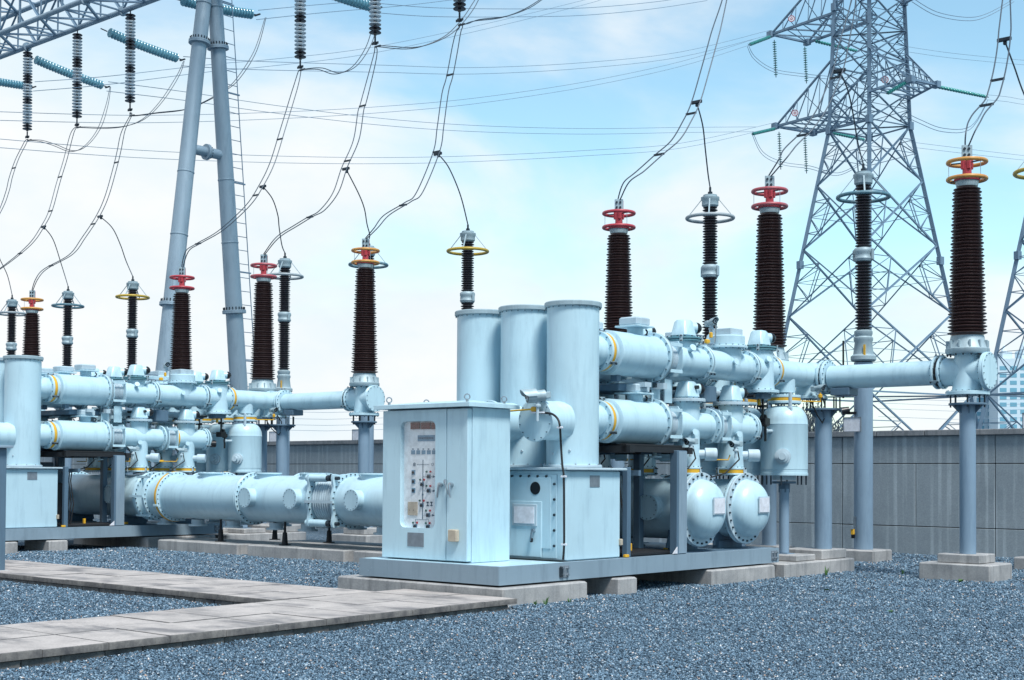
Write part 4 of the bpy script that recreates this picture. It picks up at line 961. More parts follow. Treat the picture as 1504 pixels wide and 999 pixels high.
# loose stones as real geometry
def stones():
    n = 560000
    # sample in camera wedge, density falling with distance
    d = 9.5+ (31-9.5)*RNG.rand(n)**1.35; lat = (RNG.rand(n)-.5)*2*.47
    fx, fy = math.sin(YAW), math.cos(YAW); rx, ry = math.cos(YAW), -math.sin(YAW)
    X = fx*d+rx*lat*d; Y = fy*d+ry*lat*d
    keep = (Y < 28.5)
    def inside(x0, x1, y0, y1): return (X > x0) & (X < x1) & (Y > y0) & (Y < y1)
    keep &= ~inside(-32, -13.1, 10.88, 12.62); lrv = -10.93-(Y-6.1)*.055
    keep &= ~((X < lrv-.02) & (X > lrv-2.0) & (Y < 13.15) & (Y > 2))
    keep &= ~inside(-14.7, -11.6, 13.2, 14.9)
    X, Y, d = X[keep], Y[keep], d[keep]; n = len(X)
    base = np.array([(1, 0, 0), (-1, 0, 0), (0, 1, 0), (0, -1, 0), (0, 0, 1), (0, 0, -1)], float)
    tri = np.array([(0, 2, 4), (2, 1, 4), (1, 3, 4), (3, 0, 4), (2, 0, 5), (1, 2, 5), (3, 1, 5), (0, 3, 5)])
    size = (.0080+.0095*RNG.rand(n)**1.8)*(1+np.clip((d-14)/16, 0, 1)*.7)
    v = base[None]*(1+.5*(RNG.rand(n, 6, 1)-.5))+.35*(RNG.rand(n, 6, 3)-.5); v *= np.stack([np.ones(n), .6+.4*RNG.rand(n), .45+.4*RNG.rand(n)], 1)[:, None]
    a = RNG.rand(n)*6.283; b = (RNG.rand(n)-.5)*1.4
    ca_, sa_ = np.cos(b), np.sin(b); x, y, z = v[..., 0].copy(), v[..., 1].copy(), v[..., 2].copy(); v[..., 1] = y*ca_[:, None]-z*sa_[:, None]; v[..., 2] = y*sa_[:, None]+z*ca_[:, None]
    ca_, sa_ = np.cos(a), np.sin(a); x, y = v[..., 0].copy(), v[..., 1].copy(); v[..., 0] = x*ca_[:, None]-y*sa_[:, None]; v[..., 1] = x*sa_[:, None]+y*ca_[:, None]
    v *= size[:, None, None]; v[..., 0] += X[:, None]; v[..., 1] += Y[:, None]; v[..., 2] += (size*.45+.012*RNG.rand(n)+.012*(1+np.sin(X*2.3+1.7*np.sin(Y*1.1))*np.sin(Y*2.9+X*.7)))[:, None]
    f = (tri[None]+(np.arange(n)*6)[:, None, None]).reshape(-1, 3)
    me = bpy.data.meshes.new('gravel_stones'); me.vertices.add(n*6); me.vertices.foreach_set('co', v.reshape(-1)); me.loops.add(len(f)*3); me.loops.foreach_set('vertex_index', f.reshape(-1).astype(np.int32))
    me.polygons.add(len(f)); me.polygons.foreach_set('loop_start', np.arange(0, len(f)*3, 3, dtype=np.int32)); me.update(calc_edges=True); me.materials.append(MATS['stone'])
    o = bpy.data.objects.new('gravel_stones', me); COL.objects.link(o); tag(o, 'loose blue-grey crushed stone covering the yard', 'gravel', kind='stuff')
stones()
# weeds
def weed(x, y, h, lab, leaf=False):
    r = random.Random(int(x*100)); t = thing('weed', (x, y, 0), lab, 'weed', 'small green weeds in the gravel')
    g = G(); g.mat('weed')
    for i in range(16 if leaf else 11):
        a = r.uniform(0, 6.28); l = h*r.uniform(.5, 1); o = Vector((math.cos(a), math.sin(a), 0)); s_ = Vector((-o.y, o.x, 0)); w = .022 if leaf else .006; e = r.uniform(.3, .9) if leaf else r.uniform(.1, .5)
        p = Vector((x, y, 0))+o*.01; q = p+o*l*e*.5+Z_*l*.7; k = p+o*l*e+Z_*l*(.75 if leaf else 1)
        g.add([p-s_*w*.3, p+s_*w*.3, q+s_*w, k, q-s_*w], [(0, 1, 2, 3, 4)])
    build('leaf_tuft', g, t)
for (px, py, h, lab, lf) in ((1411, 857, .09, 'leafy green weed before the right-hand stepped plinth', True), (1213, 848, .2, 'thin tall weed against the two-level plinth', False), (1326, 846, .13, 'faint grass tuft between the plinth and the column', False), (786, 891, .1, 'left grass tuft at the long plinth below the cabinet', False), (801, 891, .15, 'taller grass tuft at the long plinth below the cabinet', False), (836, 887, .09, 'right grass tuft at the long plinth below the cabinet', False), (1214, 869, .06, 'tiny green sprout in front of the two-level plinth', True), (663, 906, .07, 'small green sprout beside the walkway edge', True), (448, 842, .07, 'small green sprout in the gravel behind the walkway', True), (1028, 950, .05, 'lone green sprout in the open gravel foreground', True), (1308, 902, .06, 'green sprout in the gravel right of centre', True)):
    p = at(px, py, Z=0); weed(p.x, p.y, h, lab, lf)

# cabinet at the very left edge
q = at(5, 853, Z=0); X1, Y1 = q.x-.02, q.y-.50
t = thing('field_cabinet', (X1-.4, Y1+.3, .08), 'grey steel field cabinet cut by the left edge beside the walkway', 'cabinet')
g = G(); g.mat('frame_paint').box((X1-.45, Y1+.3, 1.10), (.86, .5, 1.9), None, .01); build('body', g, t)
g = G(); g.mat('galvanised').box((X1-.43, Y1+.3, 2.07), (1.0, .62, .04), None, .006); build('lid', g, t)
g = G(); g.mat('black').box((X1-.01, Y1+.18, 1.55), (.05, .05, .18), None, .01); build('handle', g, t)
plinth('concrete_plinth', X1-.95, X1+.04, Y1, Y1+.62, .16, 'small plinth of the grey field cabinet at the left edge', None, None)

# ================================================================== gantry: A-frame and lattice beam
XG = -34.397
def aframe(xg, label):
    t = thing('gantry_leg_frame', (xg, 25.3, 0), label, 'gantry frame', 'tall tubular A-shaped frames')
    A0, A1 = Vector((xg, 25.56, 17.6)), Vector((xg, 23.55, 0)); B0, B1 = Vector((xg, 25.52, 17.6)), Vector((xg, 27.15, 0))
    legs = ((A1, Vector((xg, 25.15, 14.6)), Vector((xg, 25.50, 17.6))), (B1, Vector((xg, 25.83, 14.6)), Vector((xg, 25.56, 17.6))))
    for i, (b0, mid, tp) in enumerate(legs):
        g = G(); g.mat('galvanised').tube([b0, b0.lerp(mid, .5), mid], [.29, .255, .225], 40); g.tube([mid, tp], [.225, .2], 40)
        for f_ in ((6.6,) if True else ()):
            pass
        build('leg', g, t)
        for zz in (6.62, 14.6):
            f_ = zz/14.6; c = b0.lerp(mid, min(1, f_)); d = (mid-b0).normalized(); R = .29-.065*f_
            g = G(); g.mat('galvanised').disc(c-d*.05, d, R+.10, .05, 40); g.disc(c, d, R+.10, .05, 40)
            g.mat('dark_bolt').bolts(c+d*.05, d, R+.06, 20, .02, .09); build('ring_flange', g, t)
        for zz in (8.7, 10.6, 15.8):
            g = G(); g.mat('galvanised'); f_ = min(1, zz/14.6); c = b0.lerp(mid, f_) if zz < 14.6 else mid.lerp(tp, (zz-14.6)/3); g.disc(c, (mid-b0), (.29-.065*f_)+.012, .04, 32)
            build('band', g, t)
    g = G(); a = legs[0][0].lerp(legs[0][1], 11.35/14.6); b_ = legs[1][0].lerp(legs[1][1], 11.35/14.6)
    g.mat('galvanised').cyl(a, b_, .15, 28); m_ = a.lerp(b_, .5); g.disc(m_-Y_*.05, Y_, .24, .045); g.disc(m_, Y_, .24, .045); g.mat('dark_bolt').bolts(m_+Y_*.045, Y_, .20, 14, .018, .05); build('cross_tube', g, t)
    g = G(); g.mat('lattice_steel'); b0, mid, tp = legs[1]; d = (mid-b0).normalized()
    o = Vector((.28, .42, 0)); w = Vector((.14, -.12, 0)).normalized()*.19; w = Vector((.0, .19, 0))
    p0 = b0+d*.8+Vector((0, .50, 0)); p1 = b0+d*17.2+Vector((0, .45, 0)); 
    g.cyl(p0-w, p1-w, .016, 6); g.cyl(p0+w, p1+w, .016, 6); L = (p1-p0).length; k = int(L/.42)
    for i in range(k): c = p0.lerp(p1, (i+.5)/k); g.cyl(c-w, c+w, .012, 6)
    for i in range(6):
        c = p0.lerp(p1, (i+.6)/6); g.bar(c-w-Vector((0, .2, 0)), c+w+Vector((0, .06, 0)), .05, .04)
    build('ladder', g, t)
    return t
aframe(XG, 'tall grey tubular A-shaped frame with a ladder')
def beam():
    t = thing('lattice_beam', (-30, 24.8, 16.6), 'grey tubular lattice beam crossing the sky at the top left', 'beam')
    x0, x1 = -56., -5.; CH = [(24.1, 16.63), (25.5, 16.63), (24.1, 18.0), (25.5, 18.0)]
    for (y, z) in CH:
        g = G(); g.mat('galvanised').cyl((x0, y, z), (x1, y, z), .085, 16)
        if z < 17:
            for xx in (-44.9, -39.0, -34.9, -30.0):
                g.lathe((xx-.04, y, z), X_, [(0, .16), (.08, .16)], 20); g.mat('dark_bolt').bolts((xx-.04, y, z), -X_, .13, 8, .014, .03); g.mat('galvanised')
        build('chord', g, t)
    g = G(); g.mat('lattice_steel'); n = int((x1-x0)/1.3)
    for i in range(n):
        a, b_ = x0+(x1-x0)*i/n, x0+(x1-x0)*(i+1)/n; m_ = (a+b_)/2
        for (p, q) in (((24.1, 16.63), (25.5, 16.63)), ((24.1, 18.0), (25.5, 18.0)), ((24.1, 16.63), (24.1, 18.0)), ((25.5, 16.63), (25.5, 18.0))):
            s0, s1 = (p, q) if i % 2 else (q, p)
            g.angle((a, *s0), (b_, *s1), .07); g.angle((a, *p), (a, *q), .06)
        if i % 2 == 0: g.angle((a, 24.1, 16.63), (m_, 25.5, 16.63), .05); g.bar((a, 24.1, 16.66), (a+.0, 24.1, 17.95), .06)
    build('lacing', g, t)
    return t
beam()

def string(p, q, lab, mats, n=26, R=.17, grp='insulator strings', cat='insulator', dark=()):
    p = Vector(p); q = Vector(q); d = (q-p).normalized(); L = (q-p).length; t = thing('insulator_string', p, lab, cat, grp)
    a0 = .12; hh = (L-.3)/n
    g = G(); g.mat('dark_bolt').cyl(p, p+d*a0, .02, 8); g.cyl(q-d*.16, q, .025, 8)
    for i in range(n):
        g.mat(mats[1] if i in dark else mats[0]); g.lathe(p+d*(a0+i*hh), d, [(0, .035), (hh*.15, R*.9), (hh*.30, R), (hh*.42, R*.96), (hh*.5, .05)], 22)
        g.mat('insul_dark').lathe(p+d*(a0+i*hh), d, [(hh*.5, .048), (hh, .04)], 10)
    o = build('insulator_discs', g, t, sharp=50)
    g = G(); g.mat('dark_bolt').box(q+d*.03, (.1, .1, .08), None, .01); g.bar(q+d*.03-X_*.12, q+d*.03+X_*.12, .03, .06); build('clamp', g, t)
    return t
SB = {}
for key, (px, py, lab) in {'A2': (675, 28, 'dark and white hanging insulator string, rightmost at the top edge'), 'B2': (551, 62, 'dark and white hanging insulator string, second from the right'), 'C2': (441, 97, 'dark and white hanging insulator string just right of the A-shaped frame'),
    'A3': (191, 160, 'dark and white hanging insulator string nearest left of the A-shaped frame'), 'B3': (113, 182, 'dark and white hanging insulator string, middle of the left three'), 'C3': (40, 200, 'dark and white hanging insulator string, leftmost of all')}.items():
    q = at(px, py, Y=25.5); SB[key] = q
    string(Vector((q.x-.05, 25.5, 16.55)), q, lab, ('insul_pale', 'insul_dark'), 27, .168, 'hanging insulator strings', dark=(0, 1, 8, 9, 10, 16, 17, 25, 26))
def tens(p0, p1, lab):
    a = at(*p0, Y=25.5); b_ = at(*p1, X=a.x)
    mid = (a+b_)/2-Z_*.10; t = thing('tension_insulator', a, lab, 'insulator', 'blue tension insulator strings')
    pts = [a+(mid-a)*2*s_*(1-s_)*1.0+(b_-a)*s_*s_+(a-a) if False else (a*(1-s_)**2+mid*2*s_*(1-s_)+b_*s_*s_) for s_ in [i/40 for i in range(41)]]
    L = (b_-a).length; n = max(14, int(L/.135)); g = G()
    g.mat('dark_bolt').cyl(a, pts[3], .02, 8); g.cyl(pts[38], b_, .02, 8)
    def P_(s_): return a*(1-s_)**2+mid*2*s_*(1-s_)+b_*s_*s_
    for i in range(n):
        s_ = .1+.84*i/n; c = P_(s_); d = (P_(s_+.01)-c).normalized(); hh = L*.84/n
        g.mat('insul_blue').lathe(c, d, [(0, .03), (hh*.15, .15), (hh*.35, .162), (hh*.5, .15), (hh*.6, .06), (hh, .05)], 20)
    build('insulator_discs', g, t, sharp=50)
    g = G(); g.mat('dark_bolt').bar(b_-X_*.14, b_+X_*.14, .05, .04); build('yoke', g, t)
    return b_
TE = {}
TE['B3'] = tens((148, 42), (268, 88), 'pale blue tension insulator string ending nearest left of the A-shaped frame')
TE['C3'] = tens((40, 82), (158, 128), 'pale blue tension insulator string, middle of the left three')
TE['D3'] = tens((-75, 105), (50, 128), 'pale blue tension insulator string cut by the left edge')
TE['A3'] = tens((255, -2), (378, 22), 'pale blue tension insulator string passing behind the A-shaped frame')
TE['C2'] = tens((455, -22), (556, 12), 'pale blue tension insulator string near the top edge, centre')

# ================================================================== conductors
def trace(pts, Y0, Y1, end=None, start=None):
    L = [0]
    for a, b_ in zip(pts, pts[1:]): L.append(L[-1]+math.hypot(a[0]-b_[0], a[1]-b_[1]))
    o = [at(p[0], p[1], Y=Y0+(Y1-Y0)*l/L[-1]) for p, l in zip(pts, L)]
    if end is not None: o[-1] = Vector(end)
    if start is not None: o[0] = Vector(start)
    return o
def pair(pts, lab, r=.0125, sep=.11, mat='cable', spacers=(.3, .62), grp='twin conductors', join=(1, 1), sdir=X_, n=8, cat='cable'):
    c = catm(pts, n); t = thing('twin_conductor', c[-1], lab, cat, grp); N_ = len(c)
    for s_ in (-1, 1):
        q = [p+sdir*s_*sep*(min(1, 4*i/N_+(.15 if join[0] else 1)) if i < N_/2 else min(1, 4*(N_-1-i)/N_+(.25 if join[1] else 1))) for i, p in enumerate(c)]
        g = G(); g.mat(mat).tube(q, r, 8); build('conductor', g, t)
    for f_ in spacers:
        p = c[int(f_*(N_-1))]; g = G(); g.mat('dark_bolt').bar(p-sdir*sep*1.1, p+sdir*sep*1.1, .03, .04); build('spacer', g, t)
    return t
def single(pts, lab, r=.015, mat='cable', grp='single dropper cables'):
    c = catm(pts); g = G(); g.mat(mat).tube(c, r, 8); g.mat('dark_bolt').box(c[0], (.26, .05, .07), None, .01); g.box(c[1], (.06, .06, .12), None, .01); o = build('dropper_cable', g, None, c[-1]); return tag(o, lab, 'cable', grp)
def btop(ph, b): return Vector((BX[ph]+(0, -14.42, -29.06)[b], YB, 7.14))
def atop(i): return Vector((ARR[i][0], YA, 7.93))
T_ = 'twin dropper wire from the insulator string to the '
pair([SB['A2']-Z_*.12]+trace([(677, 40), (672, 52), (661, 110), (654, 136), (647, 186), (641, 223), (616, 283), (599, 297), (568, 316), (552, 335)], 25.5, 22.1)+[btop(0, 1)], T_+'orange-ringed bushing, centre', spacers=(.28, .55, .75))
pair([SB['B2']-Z_*.12]+trace([(552, 75), (548, 95), (534, 150), (530, 163), (523, 206), (506, 246), (493, 283), (473, 309), (455, 319), (432, 333), (414, 344), (402, 355)], 25.5, 22.1)+[btop(1, 1)], T_+'rose-ringed bushing', spacers=(.25, .45, .7))
pair([SB['C2']-Z_*.12]+trace([(440, 105), (434, 128), (415, 191), (400, 239), (384, 272), (364, 302), (325, 338), (291, 358), (275, 369)], 25.5, 22.1)+[btop(2, 1)], T_+'red-ringed bushing beside the A-shaped frame', spacers=(.33, .55, .8))
pair([SB['A3']-Z_*.12]+trace([(192, 170), (181, 193), (175, 221), (169, 246), (157, 288), (144, 317), (123, 349), (104, 374), (67, 395), (54, 410)], 25.5, 22.1)+[btop(0, 2)], T_+'bushing at far left', spacers=(.35, .58, .8))
pair([SB['B3']-Z_*.12]+trace([(113, 186), (106, 196), (96, 234), (88, 260), (84, 274), (74, 310), (63, 332), (45, 358), (11, 387), (-30, 415)], 25.5, 22.1), 'twin dropper wire below the middle one of the left three strings', spacers=(.4, .6, .85))
pair([SB['C3']-Z_*.12]+trace([(39, 206), (35, 214), (25, 234), (16, 260), (11, 281), (0, 310), (-30, 365)], 25.5, 22.1), 'twin dropper wire below the leftmost insulator string', spacers=(.5,))
pair(trace([(1078, -60), (1064, 0), (1053, 40), (1038, 95), (1022, 150), (1008, 180), (992, 206), (968, 227), (940, 252), (920, 268)], 25.5, 22.1)+[btop(2, 0)], 'twin dropper wire to the red-ringed bushing right of the cylinders', spacers=(.45, .7))
pair(trace([(1258, -30), (1251, 15), (1239, 66), (1232, 99), (1221, 129), (1206, 162), (1185, 192), (1161, 216), (1149, 234)], 25.5, 22.1)+[btop(1, 0)], 'twin dropper wire to the rose-ringed bushing before the lattice tower', spacers=(.4, .7))
pair(trace([(1480, -50), (1478, 0), (1475, 57), (1469, 99), (1461, 132), (1455, 147), (1437, 168), (1426, 192)], 25.5, 22.1)+[btop(0, 0)], 'twin dropper wire to the tallest bushing on the right', spacers=(.45, .68))
S_ = 'single curved cable down to the '
single(trace([(643, 226), (659, 246), (676, 286), (687, 329)], 24.0, 25.4)+[atop(3)], S_+'arrester behind the upright cylinders')
single(trace([(508, 248), (526, 283), (535, 306), (539, 329), (543, 345)], 24.0, 25.4)+[atop(4)], S_+'arrester hidden behind the orange-ringed bushing')
single(trace([(386, 274), (400, 292), (408, 316), (410, 334), (414, 360)], 24.0, 25.4)+[atop(5)], S_+'arrester behind the rose-ringed bushing')
single(trace([(147, 318), (165, 335), (177, 360), (185, 383)], 24.0, 25.4)+[atop(6)], S_+'arrester left of the A-shaped frame')
single(trace([(64, 333), (78, 352), (90, 388)], 24.0, 25.4)+[atop(7)], S_+'blue-ringed arrester on the far left')
single(trace([(-12, 350), (0, 381), (11, 405)], 24.0, 25.4)+[atop(8)], S_+'leftmost arrester')
single(trace([(1023, 150), (1032, 184), (1036, 220), (1040, 256)], 24.0, 25.4)+[atop(2)], S_+'grey-ringed arrester right of the cylinders')
single(trace([(1233, 104), (1245, 132), (1253, 168), (1260, 210)], 24.0, 25.4)+[atop(1)], S_+'blue-ringed arrester before the lattice tower')
single(trace([(1475, 58), (1490, 99), (1504, 138)], 24.3, 25.4)+[atop(0)], S_+'yellow-ringed arrester at the right edge')
J_ = 'twin looping jumper wire from the '
def jump(pts, k0, k1, lab, Y0=25.5, Y1=29.0):
    k_ = min(SB, key=lambda q: (SB[q]-at(pts[0][0], pts[0][1], Y=25.5)).length)
    pair([SB[k_]-Z_*.14]+trace(pts, Y0, Y1), lab, .012, .10, spacers=(.12,), grp='looping jumpers', n=6)
jump([(197, 170), (230, 166), (272, 161), (300, 150), (330, 133), (350, 115), (375, 75), (390, 26)], 0, 0, J_+'string nearest left of the A-shaped frame')
jump([(119, 187), (160, 188), (190, 184), (215, 172), (240, 145), (262, 110), (270, 90)], 0, 0, J_+'middle one of the left three strings')
jump([(45, 206), (60, 207), (80, 213), (105, 222), (125, 215), (145, 190), (157, 155), (162, 128)], 0, 0, J_+'leftmost string')
jump([(446, 102), (470, 101), (495, 108), (520, 98), (540, 70), (550, 40), (556, 12)], 0, 0, J_+'string just right of the A-shaped frame')
jump([(558, 68), (600, 71), (630, 65), (660, 50), (684, 25), (700, 0), (712, -25)], 0, 0, J_+'second string from the right')
jump([(683, 36), (700, 30), (740, 25), (775, 12), (805, -8)], 0, 0, J_+'rightmost hanging string')
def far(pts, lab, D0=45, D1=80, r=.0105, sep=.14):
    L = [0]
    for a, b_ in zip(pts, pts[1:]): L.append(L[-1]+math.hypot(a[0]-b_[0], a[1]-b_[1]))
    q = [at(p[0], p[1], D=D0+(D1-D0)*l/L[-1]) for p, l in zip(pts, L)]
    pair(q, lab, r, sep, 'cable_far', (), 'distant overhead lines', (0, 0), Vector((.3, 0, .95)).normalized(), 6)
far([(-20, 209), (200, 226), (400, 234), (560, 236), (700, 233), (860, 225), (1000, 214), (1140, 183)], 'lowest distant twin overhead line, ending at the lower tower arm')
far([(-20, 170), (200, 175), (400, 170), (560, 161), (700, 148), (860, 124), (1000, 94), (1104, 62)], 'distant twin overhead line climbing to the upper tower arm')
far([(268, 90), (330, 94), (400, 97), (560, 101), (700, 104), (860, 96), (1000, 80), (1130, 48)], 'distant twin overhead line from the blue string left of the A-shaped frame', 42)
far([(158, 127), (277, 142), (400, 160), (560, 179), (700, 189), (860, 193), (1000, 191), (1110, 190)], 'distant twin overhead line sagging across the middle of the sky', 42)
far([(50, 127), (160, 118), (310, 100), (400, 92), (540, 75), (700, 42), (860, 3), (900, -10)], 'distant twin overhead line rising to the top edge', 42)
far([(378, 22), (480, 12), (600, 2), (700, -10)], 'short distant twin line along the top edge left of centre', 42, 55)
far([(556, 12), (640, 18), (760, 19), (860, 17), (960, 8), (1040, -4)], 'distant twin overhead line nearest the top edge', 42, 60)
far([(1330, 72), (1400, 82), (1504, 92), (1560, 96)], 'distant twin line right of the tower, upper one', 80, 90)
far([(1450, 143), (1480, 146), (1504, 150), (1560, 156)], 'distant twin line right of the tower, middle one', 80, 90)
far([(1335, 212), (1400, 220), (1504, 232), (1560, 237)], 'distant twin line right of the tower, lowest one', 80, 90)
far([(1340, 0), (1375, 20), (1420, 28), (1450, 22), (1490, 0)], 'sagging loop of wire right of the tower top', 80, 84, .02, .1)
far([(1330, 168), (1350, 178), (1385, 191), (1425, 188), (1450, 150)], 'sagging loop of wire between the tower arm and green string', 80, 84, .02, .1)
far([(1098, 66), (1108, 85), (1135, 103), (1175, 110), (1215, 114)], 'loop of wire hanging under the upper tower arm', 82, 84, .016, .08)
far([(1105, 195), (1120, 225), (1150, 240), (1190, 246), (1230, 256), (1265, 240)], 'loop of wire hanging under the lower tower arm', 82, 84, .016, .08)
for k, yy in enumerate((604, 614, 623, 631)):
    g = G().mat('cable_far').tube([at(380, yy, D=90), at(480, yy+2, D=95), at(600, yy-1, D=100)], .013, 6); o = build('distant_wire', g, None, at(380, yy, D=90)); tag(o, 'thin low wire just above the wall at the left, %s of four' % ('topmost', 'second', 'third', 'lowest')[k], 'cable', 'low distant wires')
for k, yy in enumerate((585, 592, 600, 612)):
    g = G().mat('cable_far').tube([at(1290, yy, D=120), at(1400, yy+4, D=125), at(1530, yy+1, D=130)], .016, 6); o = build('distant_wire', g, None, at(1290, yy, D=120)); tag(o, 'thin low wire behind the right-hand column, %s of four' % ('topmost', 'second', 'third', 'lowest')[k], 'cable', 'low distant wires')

# ================================================================== lattice towers
u_ = Vector((ca[0]*1, ca[1], 0)).normalized(); dp = Vector((fw[0], fw[1], 0)).normalized()
vd = Vector((-37.2, 73.7, 0)).normalized(); ul = Vector((vd.y, -vd.x, 0))
TU = (ul-vd).normalized(); TV = (ul+vd).normalized()
def tower(base, label, arms=True):
    base = Vector(base); t = thing('lattice_tower', base, label, 'pylon', 'lattice transmission towers')
    def s(z):
        if z < 21.8: return 4.85+(1.6-4.85)*z/21.8
        return 1.6+(1.36-1.6)*(z-21.8)/8
    def C(i, z): a, b_ = ((-1, -1), (1, -1), (1, 1), (-1, 1))[i]; q = s(z); return base+TU*a*q+TV*b_*q+Z_*z
    ZT = 36.
    for i in range(4):
        g = G(); g.mat('lattice_steel'); zz = [0, 7, 14, 21.8, 29, ZT]
        for a, b_ in zip(zz, zz[1:]): g.angle(C(i, a), C(i, b_), .22, .045)
        for a in zz[1:-1]: g.box(C(i, a), (.30, .30, .45), Matrix.Rotation(math.atan2(TU.y, TU.x), 3, 'Z'))
        build('leg', g, t)
    g = G(); g.mat('lattice_steel')
    lev = [0, 6.3, 11.0, 14.9, 18.6, 21.8, 23.7, 25.5, 27.3, 29.2, 31, 33, 36]
    for f_ in range(4):
        i, j = f_, (f_+1) % 4
        for k, (a, b_) in enumerate(zip(lev, lev[1:])):
            w = .085 if a < 21 else .07
            g.angle(C(i, a), C(j, b_), w); g.angle(C(j, a), C(i, b_), w)
            if a in (21.8, 25.5, 27.3, 0) or k == 1: g.angle(C(i, a), C(j, a), w)
            m_ = (C(i, a)+C(j, a)+C(i, b_)+C(j, b_))/4
            # secondary bracing
            for q, r_ in ((i, j), (j, i)):
                p1 = C(q, a).lerp(C(r_, b_), .25); p2 = C(q, b_).lerp(C(r_, a), .25); e = C(q, (a+b_)/2); g.angle(p1, e, .045); g.angle(p2, e, .045); g.angle(p1, C(q, a+(b_-a)*.25), .04); g.angle(p2, C(q, a+(b_-a)*.75), .04)
                e2 = C(q, a+(b_-a)*.25).lerp(C(q, b_), .0); g.bar(e, m_, .03) if a > 5 else None
                if a < 20: g.angle(p1, C(i, a).lerp(C(j, a), .25 if q == i else .75) if a == 0 else p2, .05)
            if a in (6.3, 21.8, 27.3): g.angle(C(0, a), C(2, a), .08); g.angle(C(1, a), C(3, a), .08)
    build('bracing', g, t)
    for side in (-1, 1):
        for (z0, L, hz, w) in (((22.9, 6.3, 3.1, 1.55), (28.7, 6.8, 3.2, 1.5)) if side < 0 else ((23.35, 4.1, 2.6, 1.0), (28.9, 4.3, 3.2, 1.0))):
            if not arms: continue
            g = G(); g.mat('lattice_steel'); ii = (0, 3) if side < 0 else (1, 2); tips = []
            for i, vv in zip(ii, (-1, 1)):
                tip = base+TU*side*L+TV*vv*w+Z_*(z0+.15); tips.append(tip); b0 = C(i, z0); t0 = C(i, z0+hz)
                g.angle(b0, tip, .13); g.angle(t0, tip, .09); n = 5
                for k in range(n):
                    p = b0.lerp(tip, k/n); q = t0.lerp(tip, k/n); p2 = b0.lerp(tip, (k+1)/n); g.angle(p, q, .045); g.angle(q, p2, .045)
            g.angle(tips[0], tips[1], .16)
            for k in range(4):
                p = C(ii[0], z0).lerp(tips[0], k/4); q = C(ii[1], z0).lerp(tips[1], (k+1)/4); g.angle(p, q, .07); p = C(ii[1], z0).lerp(tips[1], k/4); q = C(ii[0], z0).lerp(tips[0], (k+1)/4); g.angle(p, q, .07)
                p = C(ii[0], z0+hz).lerp(tips[0], k/4); q = C(ii[1], z0+hz).lerp(tips[1], (k+1)/4); g.angle(p, q, .05)
            for tp in tips: g.box(tp, (.4, .3, .35), Matrix.Rotation(math.atan2(TU.y, TU.x), 3, 'Z'))
            am = build('cross_arm', g, t)
            if side < 0 or z0 < 25:
                g = G(); c = base+TU*side*(L*.72 if side < 0 else 2.2)+TV*(-w)+Z_*(z0+.55)-vd*.1; g.mat('white_plate').lathe(c, -vd, [(0, .20), (.03, .20)], 24); g.mat('red_paint').ring(c-vd*.03, vd, .18, .018, 24, 6); g.ring(c-vd*.03, vd, .06, .016, 16, 6); build('round_sign', g, am)
    return t, (lambda side, L, z, vv, w: base+TU*side*L+TV*vv*w+Z_*z)
c1 = at(1277, 640, D=80); 
tw, TIP = tower((c1.x, c1.y, 0), 'tall galvanised lattice tower with side arms behind the wall')
c2 = at(1607, 640, D=76); tower((c2.x, c2.y, 0), 'partly visible lattice tower cut by the right edge', False)
def gstring(p, q, lab, n=16, R=.105):
    p = Vector(p); q = Vector(q); d = (q-p).normalized(); L = (q-p).length; t = thing('green_insulator_string', p, lab, 'insulator', 'green glass insulator strings'); g = G(); hh = L*.92/n
    g.mat('dark_bolt').cyl(p, q, .025, 6); g.mat('glass_green')
    for i in range(n): g.lathe(p+d*(L*.05+i*hh), d, [(0, .03), (hh*.18, R), (hh*.30, R), (hh*.38, .04)], 14)
    build('insulator_discs', g, t, sharp=50)
tl0 = TIP(-1, 6.3, 22.9, -1, 1.55); tl1 = TIP(-1, 6.3, 22.9, 1, 1.55); tu0 = TIP(-1, 6.8, 28.7, -1, 1.5); tu1 = TIP(-1, 6.8, 28.7, 1, 1.5)
H_ = 'green insulator string hanging under the '
for tp, dx, l in ((tu0, .3, H_+'upper tower arm, left one'), (tu1, -.2, H_+'upper tower arm, right one'), (tl0, .3, H_+'lower tower arm, left one'), (tl1, -.7, H_+'lower tower arm, right one')):
    a = tp+TV*dx-Z_*.15; gstring(a, a+TV*.15-Z_*2.3, l, 15, .12)
def to(p, x, y, D): return at(x, y, D=D)
gstring(tu0, at(1100, 66, D=81), 'green insulator string stretching left from the upper tower arm', 14)
gstring(tl0, at(1104, 197, D=81), 'green insulator string stretching left from the lower tower arm', 14)
gstring(at(1195, 60, D=86), at(1262, 76, D=90), 'green insulator string stretching right behind the upper tower arm', 16)
gstring(at(1212, 193, D=86), at(1272, 206, D=90), 'green insulator string stretching right behind the lower tower arm', 16)
gstring(TIP(1, 4.1, 23.4, 1, 1.0), at(1452, 143, D=85), 'green insulator string stretching right from the right tower arm', 18)
gstring(at(1334, 119, D=77), at(1302, 138, D=75), 'green insulator string slanting down inside the tower lattice', 12)
